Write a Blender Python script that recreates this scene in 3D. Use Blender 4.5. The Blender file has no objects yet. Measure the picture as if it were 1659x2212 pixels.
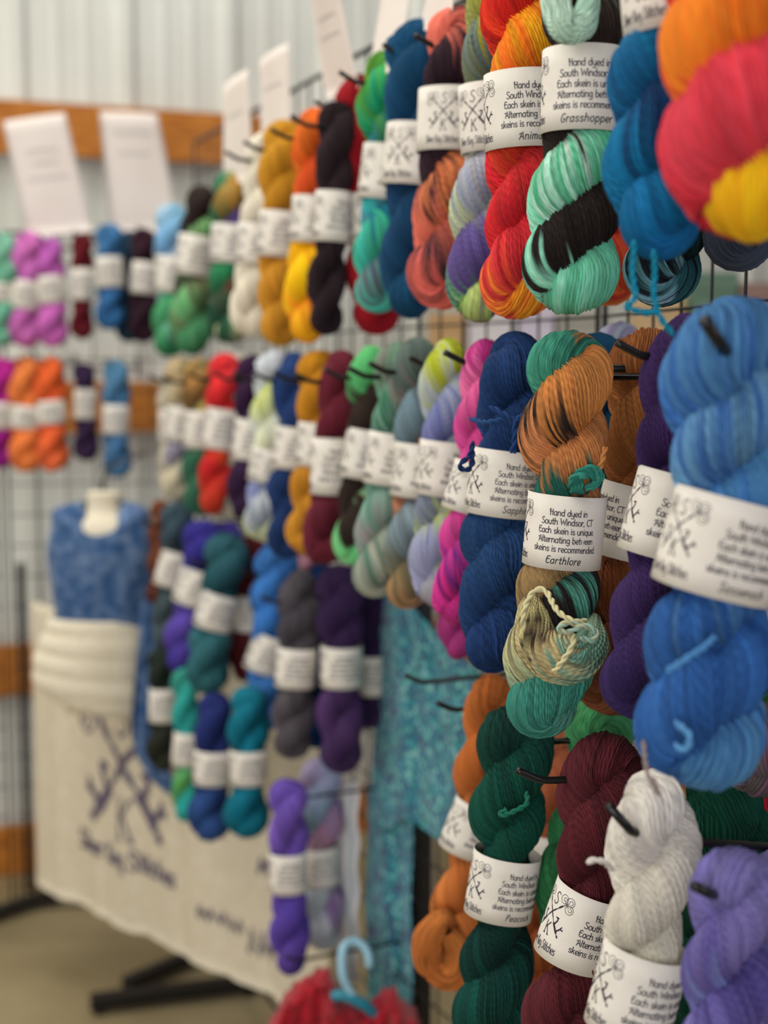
import bpy, math, random
import numpy as np
from mathutils import Vector, Matrix

# ------------------------------------------------------------------ camera, light, exposure
SC = bpy.context.scene
COL = SC.collection
IMG_W, IMG_H, F_PX = 1659.0, 2212.0, 2958.0
CAM_H = 1.47
PITCH = math.atan((1106 - 795) / F_PX)
SA, CA = math.sin(PITCH), math.cos(PITCH)

cam_d = bpy.data.cameras.new('camera')
cam = bpy.data.objects.new('camera', cam_d)
COL.objects.link(cam)
cam.location = (0, 0, CAM_H)
cam.rotation_euler = (math.pi / 2 - PITCH, 0, 0)
cam_d.sensor_width = 36.0
cam_d.sensor_fit = 'AUTO'
cam_d.lens = F_PX * 36.0 / IMG_H
cam_d.clip_start = 0.02
cam_d.dof.use_dof = True
cam_d.dof.focus_distance = 1.20
cam_d.dof.aperture_fstop = 2.9
SC.camera = cam

SC.view_settings.view_transform = 'Standard'
SC.view_settings.look = 'None'
SC.view_settings.exposure = -0.24
SC.view_settings.gamma = 1.0
SC.view_settings.use_curve_mapping = False

world = bpy.data.worlds.new('hall_daylight')
SC.world = world
world.use_nodes = True
bg = world.node_tree.nodes['Background']
bg.inputs[0].default_value = (1.0, 0.975, 0.94, 1)
bg.inputs[1].default_value = 0.17


def area_light(name, loc, target, sx, sy, power, col):
    d = bpy.data.lights.new(name, 'AREA')
    d.shape = 'RECTANGLE'
    d.size, d.size_y = sx, sy
    d.energy = power
    d.color = col
    o = bpy.data.objects.new(name, d)
    COL.objects.link(o)
    o.location = loc
    o.rotation_euler = (Vector(target) - Vector(loc)).to_track_quat('-Z', 'Y').to_euler()
    return o


area_light('ceiling_light_panel', (-1.6, 0.2, 3.9), (0.0, 1.8, 1.2), 2.0, 2.0, 64, (1.0, 0.95, 0.86))
area_light('ceiling_light_panel', (-1.0, 2.6, 4.6), (-0.5, 4.0, 1.5), 2.4, 1.6, 84, (1.0, 0.97, 0.92))
area_light('hall_window_left', (-3.6, 0.9, 2.1), (0.0, 1.9, 1.3), 1.8, 1.6, 30, (1.0, 0.96, 0.90))
area_light('front_fill_light', (-1.2, -3.6, 1.5), (-0.1, 2.2, 1.0), 3.2, 2.0, 108, (0.98, 0.97, 1.0))  # unseen fill light added behind the camera to brighten front-facing labels
area_light('open_door_daylight', (3.2, -0.6, 1.9), (0.2, 1.4, 1.2), 1.4, 2.0, 30, (0.80, 0.80, 1.0))

# ------------------------------------------------------------------ helpers


def P(x, y, d):
    """point seen at photograph pixel x, y at distance d ahead of the viewer"""
    cx, cy = (x - 829.5) / F_PX, (1106 - y) / F_PX
    dx, dy, dz = cx, CA + cy * SA, -SA + cy * CA
    k = d / dy
    return Vector((dx * k, d, CAM_H + dz * k))


def Zx(x):
    """distance of the hook tips along the display wall"""
    if x >= 950:
        q = 0.6046 + 0.4812 * (x - 950) / 610.0
    else:
        q = 0.369 + 0.2356 * (x - 400) / 550.0
    return 1.0 / q


def lin(c):
    out = []
    for v in c[:3]:
        v = v / 255.0
        out.append(v / 12.92 if v <= 0.04045 else ((v + 0.055) / 1.055) ** 2.4)
    return tuple(out)


def make_mesh(name, V, F, smooth=True):
    me = bpy.data.meshes.new(name)
    V = np.asarray(V, dtype=np.float32).reshape(-1, 3)
    if isinstance(F, np.ndarray):
        n, k = F.shape
        me.vertices.add(len(V))
        me.vertices.foreach_set('co', V.ravel())
        me.loops.add(n * k)
        me.loops.foreach_set('vertex_index', F.astype(np.int32).ravel())
        me.polygons.add(n)
        me.polygons.foreach_set('loop_start', np.arange(0, n * k, k, dtype=np.int32))
        me.polygons.foreach_set('loop_total', np.full(n, k, dtype=np.int32))
        me.update(calc_edges=True)
    else:
        me.from_pydata([tuple(v) for v in V.tolist()], [], F)
    if smooth:
        me.polygons.foreach_set('use_smooth', np.ones(len(me.polygons), dtype=bool))
    me.update()
    return me


def add_obj(name, me, mat, parent=None, loc=None):
    o = bpy.data.objects.new(name, me)
    COL.objects.link(o)
    if mat is not None:
        me.materials.append(mat)
    if parent is not None:
        o.parent = parent
    if loc is not None:
        o.location = loc
    return o


def tag(o, label, cat, group=None):
    o['label'] = label
    o['category'] = cat
    if group:
        o['group'] = group
    return o


def thing(name, label, cat, loc=(0, 0, 0), group=None):
    o = bpy.data.objects.new(name, None)
    o.empty_display_size = 0.02
    COL.objects.link(o)
    o.location = loc
    return tag(o, label, cat, group)


class MB:
    def __init__(self):
        self.v, self.f = [], []

    def box(self, c, s, m=None):
        b = len(self.v)
        for x in (-.5, .5):
            for y in (-.5, .5):
                for z in (-.5, .5):
                    p = Vector((x * s[0], y * s[1], z * s[2]))
                    if m is not None:
                        p = m @ p
                    self.v.append(tuple(p + Vector(c)))
        for q in ((0, 1, 3, 2), (4, 6, 7, 5), (0, 4, 5, 1), (2, 3, 7, 6), (0, 2, 6, 4), (1, 5, 7, 3)):
            self.f.append(tuple(b + i for i in q))

    def tube(self, pts, rad, n=8, cap=True, closed=False):
        pts = [Vector(p) for p in pts]
        b = len(self.v)
        m = len(pts)
        up = None
        for i, p in enumerate(pts):
            t = (pts[min(i + 1, m - 1)] - pts[max(i - 1, 0)])
            t.normalize()
            if up is None:
                up = Vector((0, 0, 1)) if abs(t.z) < .9 else Vector((1, 0, 0))
            a = (up - t * up.dot(t)).normalized()
            up = a
            c = t.cross(a)
            r = rad[i] if hasattr(rad, '__len__') else rad
            for j in range(n):
                q = 2 * math.pi * j / n
                self.v.append(tuple(p + (a * math.cos(q) + c * math.sin(q)) * r))
        for i in range(m - 1):
            for j in range(n):
                self.f.append((b + i * n + j, b + i * n + (j + 1) % n, b + (i + 1) * n + (j + 1) % n, b + (i + 1) * n + j))
        if cap:
            self.f.append(tuple(b + j for j in range(n))[::-1])
            self.f.append(tuple(b + (m - 1) * n + j for j in range(n)))

    def obj(self, name, mat, parent=None, smooth=True):
        return add_obj(name, make_mesh(name, np.array(self.v), self.f, smooth), mat, parent)


def smooth_path(pts, n=8):
    """Catmull-Rom through the points (any dimension)"""
    pts = [np.array(p, dtype=float) for p in pts]
    if len(pts) < 3:
        return [pts[0] + (pts[-1] - pts[0]) * i / n for i in range(n + 1)]
    ex = [2 * pts[0] - pts[1]] + pts + [2 * pts[-1] - pts[-2]]
    out = []
    for i in range(1, len(ex) - 2):
        p0, p1, p2, p3 = ex[i - 1:i + 3]
        for j in range(n):
            t = j / n
            out.append(.5 * (2 * p1 + (p2 - p0) * t + (2 * p0 - 5 * p1 + 4 * p2 - p3) * t * t + (3 * p1 - p0 - 3 * p2 + p3) * t ** 3))
    out.append(pts[-1])
    return out


# ------------------------------------------------------------------ materials
def new_mat(name, rough=.7, color=None, spec=.3, sheen=0.0):
    m = bpy.data.materials.new(name)
    m.use_nodes = True
    b = m.node_tree.nodes['Principled BSDF']
    b.inputs['Roughness'].default_value = rough
    b.inputs['Specular IOR Level'].default_value = spec
    if sheen:
        b.inputs['Sheen Weight'].default_value = sheen
        b.inputs['Sheen Roughness'].default_value = .5
    if color is not None:
        b.inputs['Base Color'].default_value = (*lin(color), 1)
    return m, m.node_tree, b


def nd(nt, kind, **kw):
    n = nt.nodes.new(kind)
    for k, v in kw.items():
        setattr(n, k, v)
    return n


def yarn_material(name, bump):
    m, nt, b = new_mat(name, .75, spec=.16, sheen=.03)
    at = nd(nt, 'ShaderNodeAttribute', attribute_name='dye')
    nt.links.new(at.outputs['Color'], b.inputs['Base Color'])
    if bump:
        uv = nd(nt, 'ShaderNodeUVMap', uv_map='UVMap')
        sp = nd(nt, 'ShaderNodeSeparateXYZ')
        nt.links.new(uv.outputs[0], sp.inputs[0])
        a1 = nd(nt, 'ShaderNodeMath', operation='MULTIPLY')
        a1.inputs[1].default_value = 1.0
        nt.links.new(sp.outputs[0], a1.inputs[0])
        a2 = nd(nt, 'ShaderNodeMath', operation='MULTIPLY')
        a2.inputs[1].default_value = .75
        nt.links.new(sp.outputs[1], a2.inputs[0])
        a3 = nd(nt, 'ShaderNodeMath', operation='ADD')
        fl = nd(nt, 'ShaderNodeMath', operation='FLOOR')
        nt.links.new(sp.outputs[0], fl.inputs[0])
        wn = nd(nt, 'ShaderNodeTexWhiteNoise', noise_dimensions='1D')
        nt.links.new(fl.outputs[0], wn.inputs['W'])
        a6 = nd(nt, 'ShaderNodeMath', operation='ADD')
        nt.links.new(a1.outputs[0], a6.inputs[0])
        nt.links.new(wn.outputs['Value'], a6.inputs[1])
        nt.links.new(a6.outputs[0], a3.inputs[0])
        nt.links.new(a2.outputs[0], a3.inputs[1])
        a4 = nd(nt, 'ShaderNodeMath', operation='MULTIPLY')
        a4.inputs[1].default_value = 2 * math.pi
        nt.links.new(a3.outputs[0], a4.inputs[0])
        a5 = nd(nt, 'ShaderNodeMath', operation='SINE')
        nt.links.new(a4.outputs[0], a5.inputs[0])
        bm = nd(nt, 'ShaderNodeBump')
        bm.inputs['Strength'].default_value = .55
        bm.inputs['Distance'].default_value = .0007
        nt.links.new(a5.outputs[0], bm.inputs['Height'])
        nt.links.new(bm.outputs[0], b.inputs['Normal'])
    return m


def noise_mix_material(name, c1, c2, scale, rough=.7, detail=3, contrast=(.35, .65), bump=0, vec=(1, 1, 1), sheen=0):
    m, nt, b = new_mat(name, rough, sheen=sheen)
    tc = nd(nt, 'ShaderNodeTexCoord')
    mp = nd(nt, 'ShaderNodeMapping')
    mp.inputs['Scale'].default_value = vec
    nt.links.new(tc.outputs['Object'], mp.inputs[0])
    no = nd(nt, 'ShaderNodeTexNoise')
    no.inputs['Scale'].default_value = scale
    no.inputs['Detail'].default_value = detail
    nt.links.new(mp.outputs[0], no.inputs['Vector'])
    cr = nd(nt, 'ShaderNodeValToRGB')
    cr.color_ramp.elements[0].position, cr.color_ramp.elements[1].position = contrast
    cr.color_ramp.elements[0].color = (*lin(c1), 1)
    cr.color_ramp.elements[1].color = (*lin(c2), 1)
    nt.links.new(no.outputs[0], cr.inputs[0])
    nt.links.new(cr.outputs[0], b.inputs['Base Color'])
    if bump:
        bm = nd(nt, 'ShaderNodeBump')
        bm.inputs['Strength'].default_value = .6
        bm.inputs['Distance'].default_value = bump
        nt.links.new(no.outputs[0], bm.inputs['Height'])
        nt.links.new(bm.outputs[0], b.inputs['Normal'])
    return m


M_YARN = yarn_material('hand_dyed_yarn_close', True)
M_YARN_SOFT = yarn_material('hand_dyed_yarn', False)
M_PAPER = noise_mix_material('label_paper', (232, 226, 214), (238, 232, 221), 60, .75)
M_INK = new_mat('dark_violet_ink', .6, (48, 42, 58))[0]
M_PEN = new_mat('black_pen_ink', .6, (38, 36, 40))[0]
M_STEEL = new_mat('black_powder_coated_steel', .32, (16, 15, 15), .5)[0]
M_WIRE = new_mat('black_grid_wire', .45, (30, 30, 31), .4)[0]
# ------------------------------------------------------------------ lettering: stroke alphabet (units: cap height 10)
GLYPHS = {
    'a': (5.6, 'S4.5,4.8 3,6 1.2,5.2 .6,3 1.2,.6 2.8,0 4.5,1.4|L4.6,6 4.6,0'),
    'b': (5.4, 'L.8,10 .8,0|S.8,4.6 2.5,6 4.2,5 4.7,3 4,.7 2.4,0 .8,1.2'),
    'c': (4.7, 'S4.2,5 2.8,6 1.2,5 .6,3 1.2,.8 2.8,0 4.3,.9'),
    'd': (5.6, 'L4.6,10 4.6,0|S4.6,4.6 2.9,6 1.2,5 .7,3 1.3,.7 2.9,0 4.6,1.2'),
    'e': (5.0, 'S.8,2.2 4.5,3.6 4.2,5.2 2.8,6 1.2,5 .6,3 1.3,.7 2.9,0 4.4,1'),
    'g': (5.6, 'S4.5,4.8 3,6 1.2,5.2 .7,3.2 1.4,1 3,.6 4.5,2|S4.6,6 4.6,-1 3.6,-3 1.6,-3 .8,-2'),
    'h': (5.5, 'L.8,10 .8,0|S.8,4 2.4,6 4.2,5.4 4.5,3.5 4.5,0'),
    'i': (2.0, 'L.9,6 .9,0|L.9,8 .9,8.8'),
    'k': (4.9, 'L.8,10 .8,0|L4,6 .9,2.6|L1.8,3.5 4.3,0'),
    'l': (2.0, 'L.9,10 .9,0'),
    'm': (7.6, 'L.8,6 .8,0|S.8,4.2 2,6 3.4,5.6 3.7,4 3.7,0|S3.7,4.2 5,6 6.3,5.6 6.6,4 6.6,0'),
    'n': (5.5, 'L.8,6 .8,0|S.8,4 2.4,6 4.1,5.5 4.5,3.5 4.5,0'),
    'o': (5.6, 'S.6,3 1.2,5.2 2.8,6 4.4,5.2 5,3 4.4,.8 2.8,0 1.2,.8 .6,3'),
    'p': (5.4, 'L.8,6 .8,-3|S.8,4.6 2.5,6 4.2,5 4.7,3 4,.7 2.4,0 .8,1.2'),
    'q': (5.6, 'L4.6,6 4.6,-3|S4.6,4.6 2.9,6 1.2,5 .7,3 1.3,.7 2.9,0 4.6,1.2'),
    'r': (3.9, 'L.8,6 .8,0|S.8,3.8 2,5.8 3.6,5.7'),
    's': (4.6, 'S4,5.2 2.6,6 1,5.2 1.2,3.6 3.4,2.6 4,1.2 2.6,0 .7,.8'),
    't': (3.6, 'S1.5,9 1.5,4 1.6,1 2.3,0 3.3,.5|L.2,6 3.2,6'),
    'u': (5.5, 'S.8,6 .8,2 1.6,.2 3.2,.2 4.5,2|L4.5,6 4.5,0'),
    'v': (4.6, 'L.4,6 2.2,0 4.2,6'),
    'w': (6.9, 'L.4,6 1.8,0 3.4,5 5,0 6.4,6'),
    'y': (5.6, 'S.8,6 .8,2.5 2,.8 3.6,1 4.6,2.5|S4.6,6 4.6,-1 3.6,-3 1.6,-3 .8,-2.2'),
    'A': (6.6, 'L.8,0 3.8,10 6.0,0|S.2,6.2 1,7.6 2.8,7.4|L1.9,3.4 5.2,3.4'),
    'C': (6.0, 'S5.5,8.6 4,10 1.8,9 .7,5 1.8,1 4,0 5.8,1.4'),
    'E': (5.6, 'S5,9 3.4,10 1.4,9 .8,5 1.4,1 3.4,0 5.2,1.2|S1,5.2 3,6.2 4.4,5.6'),
    'G': (6.0, 'S5,9 3,10 1,7 .8,3 2.4,0 4.6,1 5,4|L3.4,4 5.6,4'),
    'H': (6.2, 'L1.5,10 1.5,0|L.1,7.8 1.5,9.6|L5,9.4 5,0|L.4,5.6 5,5.6'),
    'K': (6.0, 'L1,10 1,0|L5.2,10 1.2,4.6|L2.4,6 5.6,0|L.2,0 1.8,0|L4.8,0 6.2,0'),
    'P': (5.4, 'L1,0 1.4,10|S.9,9.4 3.6,10.2 5,8.2 3.8,5.8 1.3,5.3'),
    'S': (5.8, 'S5,8.8 3.4,10 1.4,9 1.4,6.8 4.4,4 5,2 3.6,0 1.6,.3 .6,1.6'),
    'T': (6.2, 'L0,10 6,10|L3,10 3,0'),
    'W': (8.8, 'L.3,10 2.2,0 4.3,8 6.4,0 8.4,10'),
    ',': (2.2, 'L1,1 .6,-1.4'), '.': (2.0, 'L.8,0 .8,.8'), ' ': (3.2, ''),
    '!': (2.4, 'L1.2,10 1,3|L.9,0 .9,.8'),
}


def text_strokes(txt, x, y, cap, align='c', width=.0, slant=0.0, track=0.0, xs=1.0):
    """list of (polyline, ribbon width); x, y is the baseline anchor"""
    u = cap / 10.0
    tot = sum(GLYPHS[c][0] + track for c in txt) * u * xs
    x0 = x - (tot / 2 if align == 'c' else 0)
    out = []
    for c in txt:
        wd, spec = GLYPHS[c]
        if spec:
            for st in spec.split('|'):
                pts = [tuple(float(q) for q in a.split(',')) for a in st[1:].split(' ')]
                if st[0] == 'S':
                    pts = [tuple(q) for q in smooth_path(pts, 3)]
                out.append(([(x0 + (px + slant * py) * u * xs, y + py * u) for px, py in pts], width))
        x0 += (wd + track) * u * xs
    return out


def emblem_strokes(cx, cy, h, bold=.72):
    """two crossed ornate keys with the letters S and K; cy is where the keys cross, h the label height"""
    out = []
    h = h * .95
    for sx in (1, -1):
        T = lambda p: (cx + sx * p[0] * h, cy + p[1] * h)
        L = lambda pts, w: out.append(([T(p) for p in pts], w * h * bold))
        bow = (.20, .19)
        L([(.19, .18), (0, 0), (-.22, -.27)], .016)
        L([(.15, .145), (.11, .105)], .034)
        L([(.06, .058), (.0, .0), (-.05, -.06)], .028)
        L([(-.225, -.275), (-.215, -.262)], .036)
        for a in (-35, 47, 130):
            a = math.radians(a)
            c = (bow[0] + .078 * math.cos(a), bow[1] + .078 * math.sin(a))
            L([(c[0] + .062 * math.cos(a + math.pi * .8 - 2 * math.pi * i / 14), c[1] + .062 * math.sin(a + math.pi * .8 - 2 * math.pi * i / 14)) for i in range(15)], .010)
            L([(c[0] + .026 * math.cos(a + 2.4 - 4.6 * i / 8) + .012, c[1] + .026 * math.sin(a + 2.4 - 4.6 * i / 8)) for i in range(9)], .010)
            L([bow, (bow[0] + .06 * math.cos(a), bow[1] + .06 * math.sin(a))], .012)
        L([(-.10, -.125), (-.185, -.225)], .045)
        L([(-.115, -.135), (-.155, -.06), (-.135, -.03)], .030)
        L([(-.165, -.03), (-.115, -.03)], .024)
        L([(-.18, -.205), (-.235, -.15), (-.27, -.155)], .028)
        L([(-.25, -.115), (-.225, -.155)], .022)
    out += text_strokes('S', cx, cy + .12 * h, .17 * h, width=.014 * h, slant=.12)
    out += text_strokes('K', cx + .005 * h, cy - .32 * h, .18 * h, width=.016 * h, slant=.05)
    return out


def ink_mesh(name, strokes, fn, step):
    """ribbons along the strokes, laid on a surface by fn(x, y) -> 3D"""
    V, F = [], []
    for pts, w in strokes:
        q = [np.array(pts[0], float)]
        for p in pts[1:]:
            p = np.array(p, float)
            n = max(1, int(np.linalg.norm(p - q[-1]) / step))
            a = q[-1]
            for i in range(1, n + 1):
                q.append(a + (p - a) * i / n)
        q = np.array(q)
        if len(q) < 2:
            continue
        t = np.gradient(q, axis=0)
        t /= np.maximum(np.linalg.norm(t, axis=1), 1e-9)[:, None]
        nrm = np.stack([-t[:, 1], t[:, 0]], 1) * w / 2
        q[0] -= t[0] * w * .3
        q[-1] += t[-1] * w * .3
        b = len(V)
        for i in range(len(q)):
            V.append(fn(*(q[i] + nrm[i])))
            V.append(fn(*(q[i] - nrm[i])))
        for i in range(len(q) - 1):
            F.append((b + 2 * i + 1, b + 2 * i + 3, b + 2 * i + 2, b + 2 * i))
    return make_mesh(name, np.array(V), np.array(F, dtype=np.int32), False)


LABEL_LINES = ['Hand dyed in', 'South Windsor, CT', 'Each skein is unique.', 'Alternating between', 'skeins is recommended.']


def printed_strokes(h):
    out = []
    for i, ln in enumerate(LABEL_LINES):
        out += text_strokes(ln, 0, h * (.735 - .122 * i), h * .088, width=h * .0105)
    return out
# ------------------------------------------------------------------ the hall: metal siding, timber girts, concrete floor
M_SIDING = noise_mix_material('white_painted_metal_siding', (212, 213, 203), (220, 222, 213), 3, .42)
M_TIMBER = noise_mix_material('varnished_pine_girt', (158, 90, 28), (208, 134, 52), 5, .5, 6, (.3, .7), 0, (1.2, 8, 22))
M_FLOOR = noise_mix_material('tan_concrete_floor', (146, 131, 96), (168, 153, 117), 2.2, .55, 6)

WU = Vector((.94, .342, 0)).normalized()     # along the back wall
WN = Vector((.342, -.94, 0)).normalized()    # towards the viewer
W0 = Vector((-1.093, 3.90, 0))


def wall_pt(x, off, z):
    """x metres along the wall, off metres in front of it"""
    p = W0 + WU * x + WN * off
    return (p.x, p.y, z)


prof = []
x = -3.0
# where the first rib stands: photograph column 100
ribs0 = .075
for kx in range(-9, 30):
    c = ribs0 + kx * .3048
    prof += [(c - .034, 0), (c - .016, .019), (c + .016, .019), (c + .034, 0),
             (c + .098, 0), (c + .106, .004), (c + .118, .004), (c + .126, 0), (c + .180, 0), (c + .188, .004), (c + .200, .004), (c + .208, 0)]
V, F = [], []
for (a, b) in prof:
    for zz in (0.0, 4.6):
        V.append(wall_pt(a, b - .02, zz))
for i in range(len(prof) - 1):
    F.append((2 * i, 2 * i + 2, 2 * i + 3, 2 * i + 1))
wb = add_obj('wall_back', make_mesh('wall_back', np.array(V), F, False), M_SIDING)
wb['kind'] = 'structure'
sol = wb.modifiers.new('sheet', 'SOLIDIFY')
sol.thickness = .004
for i, zc in enumerate((.665, -.112, -.865)):
    mb = MB()
    m = Matrix.Rotation(math.atan2(WU.y, WU.x), 3, 'Z')
    c = Vector(wall_pt(2.2, .026, CAM_H + zc))
    mb.box(c, (9.2, .038, .142), m)
    o = mb.obj('trim_%d' % (i + 1), M_TIMBER, None, False)
    o['kind'] = 'structure'
mb = MB()
mb.box(Vector(wall_pt(2.2, .026, .07)), (9.2, .038, .14), Matrix.Rotation(math.atan2(WU.y, WU.x), 3, 'Z'))
o = mb.obj('baseboard_back', M_TIMBER, None, False)
o['kind'] = 'structure'
fl = add_obj('floor', make_mesh('floor', np.array([(-7, -3, 0), (9, -3, 0), (9, 8, 0), (-7, 8, 0)]), [(0, 1, 2, 3)], False), M_FLOOR)
fl['kind'] = 'structure'

# ------------------------------------------------------------------ gridwall panels


def grid_panel(name_label, a, b, z0, z1, post_a=True, post_b=True, step=.0762, wire=.0017):
    """black wire grid display panel standing between ground points a and b"""
    a, b = Vector((*a, 0)), Vector((*b, 0))
    u = (b - a).normalized()
    wd = (b - a).length
    root = thing('grid_panel', name_label, 'display grid', (a.x, a.y, 0), 'black wire grid panels')
    fr = MB()
    for q in (0, wd):
        fr.tube([u * q + Vector((0, 0, z0)), u * q + Vector((0, 0, z1))], .0032, 8)
    for q in (z0, z1):
        fr.tube([Vector((0, 0, q)), u * wd + Vector((0, 0, q))], .0045, 8)
    fr.obj('panel_frame', M_WIRE, root)
    wr = MB()
    n = int(wd / step)
    for i in range(1, n + 1):
        q = u * (wd * i / (n + 1))
        wr.tube([q + Vector((0, 0, z0)), q + Vector((0, 0, z1))], wire, 6)
    n = int((z1 - z0) / step)
    nn = Vector((u.y, -u.x, 0)) * .004
    for i in range(1, n + 1):
        z = z1 - step * i
        wr.tube([nn + Vector((0, 0, z)), nn + u * wd + Vector((0, 0, z))], wire, 6)
    wr.obj('wire_grid', M_WIRE, root)
    return root


grid_panel('near grid panel behind the largest skeins at right', (.272, 1.70), (.46, .84), .12, 1.99)
grid_panel('grid panel whose black post stands beside the turquoise shawl', (.0544, 2.13), (.266, 1.72), .12, 1.99)
grid_panel('grid panel behind the mustard and burgundy skeins', (-.19, 2.69), (.0544, 2.13), .12, 1.99)
grid_panel('grid panel between the corner and the red skein', (-.44, 3.25), (-.19, 2.69), .12, 1.99)
grid_panel('back grid panel above the dress form', (-.925, 3.36), (-.30, 3.46), .10, 1.795)
grid_panel('back grid panel behind the orange skeins at far left', (-1.53, 3.30), (-.945, 3.355), .10, 1.795)

# black steel feet of the panels, lying on the floor


def foot(label, pa, pb, h=.03, wd=.035):
    a, b = Vector(pa), Vector(pb)
    u = (b - a)
    mb = MB()
    ang = math.atan2(u.y, u.x)
    c = (a + b) / 2
    m3 = Matrix.Rotation(ang, 3, 'Z')
    mb.box((c.x, c.y, .012 + h / 2), (u.length, wd, h), m3)
    o = mb.obj('panel_foot', M_STEEL, None, False)
    tag(o, label, 'stand foot', 'black steel feet under the grid panels')
    for q in (a + u * .06, b - u * .06):
        k = MB()
        k.tube([(q.x, q.y, 0), (q.x, q.y, .013)], .012, 10)
        k.obj('foot_pad', M_STEEL, o, False)
    bv = o.modifiers.new('bevel', 'BEVEL')
    bv.width = .003
    return o


def floor_pt(x, y):
    cx, cy = (x - 829.5) / F_PX, (1106 - y) / F_PX
    dz = -SA + cy * CA
    k = -CAM_H / dz
    return (cx * k, (CA + cy * SA) * k, 0)


foot('long black steel foot at the lower edge below the banner', floor_pt(195, 2192), floor_pt(560, 2146), .034)
foot('black steel foot slanting back under the banner', floor_pt(272, 2150), floor_pt(470, 2065), .03)
foot('black steel foot at the banner\'s far left corner', floor_pt(-60, 2012), floor_pt(130, 1945), .03)

# ------------------------------------------------------------------ paper signs clipped along the top of the panels
M_SIGN = noise_mix_material('sign_paper', (230, 218, 208), (236, 226, 217), 8, .8)
M_FAINT = new_mat('faint_grey_print', .7, (150, 150, 150))[0]


def sign(label, tl, tr, bl, br, da, db, lines=True):
    """sheet of paper given by its corners in the photograph; da distance of its left edge, db of its right edge"""
    c = [P(*tl, da), P(*tr, db), P(*br, db), P(*bl, da)]
    n, V, F = 10, [], []
    nn = (c[1] - c[0]).cross(c[3] - c[0]).normalized()
    if nn.y > 0:
        nn = -nn

    def at(u, v, off=0.0):
        p = (c[0] * (1 - u) + c[1] * u) * (1 - v) + (c[3] * (1 - u) + c[2] * u) * v
        return p + nn * (.006 * math.sin(3.1 * u) * (1 - v) + off)
    for off in (0, -.0006):
        for i in range(n + 1):
            for j in range(n + 1):
                V.append(tuple(at(i / n, j / n, off)))
    m = (n + 1) ** 2
    for L in (0, 1):
        for i in range(n):
            for j in range(n):
                a = L * m + i * (n + 1) + j
                q = (a, a + n + 1, a + n + 2, a + 1)
                F.append(q if L else q[::-1])
    for i in range(n):
        for (a, b) in ((i, i + 1), (n * (n + 1) + i, n * (n + 1) + i + 1), (i * (n + 1), (i + 1) * (n + 1)), (i * (n + 1) + n, (i + 1) * (n + 1) + n)):
            F.append((a, b, m + b, m + a))
    o = add_obj('paper_sign', make_mesh('paper_sign', np.array(V), F), M_SIGN)
    tag(o, label, 'paper sign', 'white paper signs above the skeins')
    if lines:
        rg = random.Random(int(tl[0] * 7 + 5))
        st = []
        for (v, w, hh) in lines:
            x = .5 - w / 2
            while x < .5 + w / 2:
                ln = rg.uniform(.03, .07)
                st.append(([(x, v + rg.uniform(-1, 1) * hh), (x + ln * .3, v - hh), (x + ln * .6, v + hh), (x + ln, v)], .010))
                x += ln + .02
        add_obj('faded_writing', ink_mesh('faded_writing', st, lambda u, v: tuple(at(u, v, .0012)), .03), M_FAINT, o)
    return o


HD = [(.29, .5, .012), (.39, .3, .008), (.52, .6, .004)]
sign('leftmost paper sign leaning left above the pink skeins', (6, 262), (140, 243), (58, 512), (202, 500), 3.30, 3.33, HD)
sign('paper sign above the blue and plum skeins, second from left', (214, 240), (340, 246), (240, 508), (392, 500), 3.34, 3.38, [(.17, .6, .016), (.34, .5, .006)])
sign('narrow paper sign above the dark green skein', (484, 190), (534, 148), (482, 400), (548, 392), 2.62, 2.45, [(.35, .6, .012)])
sign('narrow paper sign above the cream skein', (562, 132), (622, 92), (565, 330), (628, 320), 2.40, 2.24, [(.35, .6, .012)])
sign('tall paper sign leaning left above the orange skein', (668, -30), (722, -70), (704, 215), (775, 190), 2.12, 1.95, [(.34, .6, .012), (.5, .6, .004)])
sign('paper sign leaning right above the green variegated skein', (842, -120), (905, -150), (795, 170), (862, 150), 1.90, 1.75, False)
sign('paper sign behind the top of the black and coral skein', (950, -150), (1010, -190), (905, 70), (972, 50), 1.74, 1.60, False)

# ------------------------------------------------------------------ cloth banner with the crossed keys
M_CANVAS = noise_mix_material('unbleached_canvas', (214, 203, 177), (226, 216, 193), 40, .9, 4, (.3, .7))
M_BANNER_INK = new_mat('faded_violet_print', .9, (100, 90, 112))[0]
B0, BU = Vector((-.858, 3.20, 0)), Vector((.582, -.564, 0))
BLEN = 1.30 * BU.length
BU = BU.normalized()
BN = Vector((BU.y, -BU.x, 0))
BZ1, BZ0 = CAM_H - .545, CAM_H - 1.235


def banner_pt(x, z, off=0.0):
    k = .007 * math.sin(x * 21) + .004 * math.sin(x * 47 + 1.3) + .002 * math.sin(x * 90 + z * 3)
    k *= .35 + .65 * (BZ1 - z) / (BZ1 - BZ0)
    side = .035 * max(0, 1 - x / .06) ** 2
    p = B0 + BU * x + BN * (k + off - side)
    return (p.x, p.y, z + .0015 * math.sin(x * 30))


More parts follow.
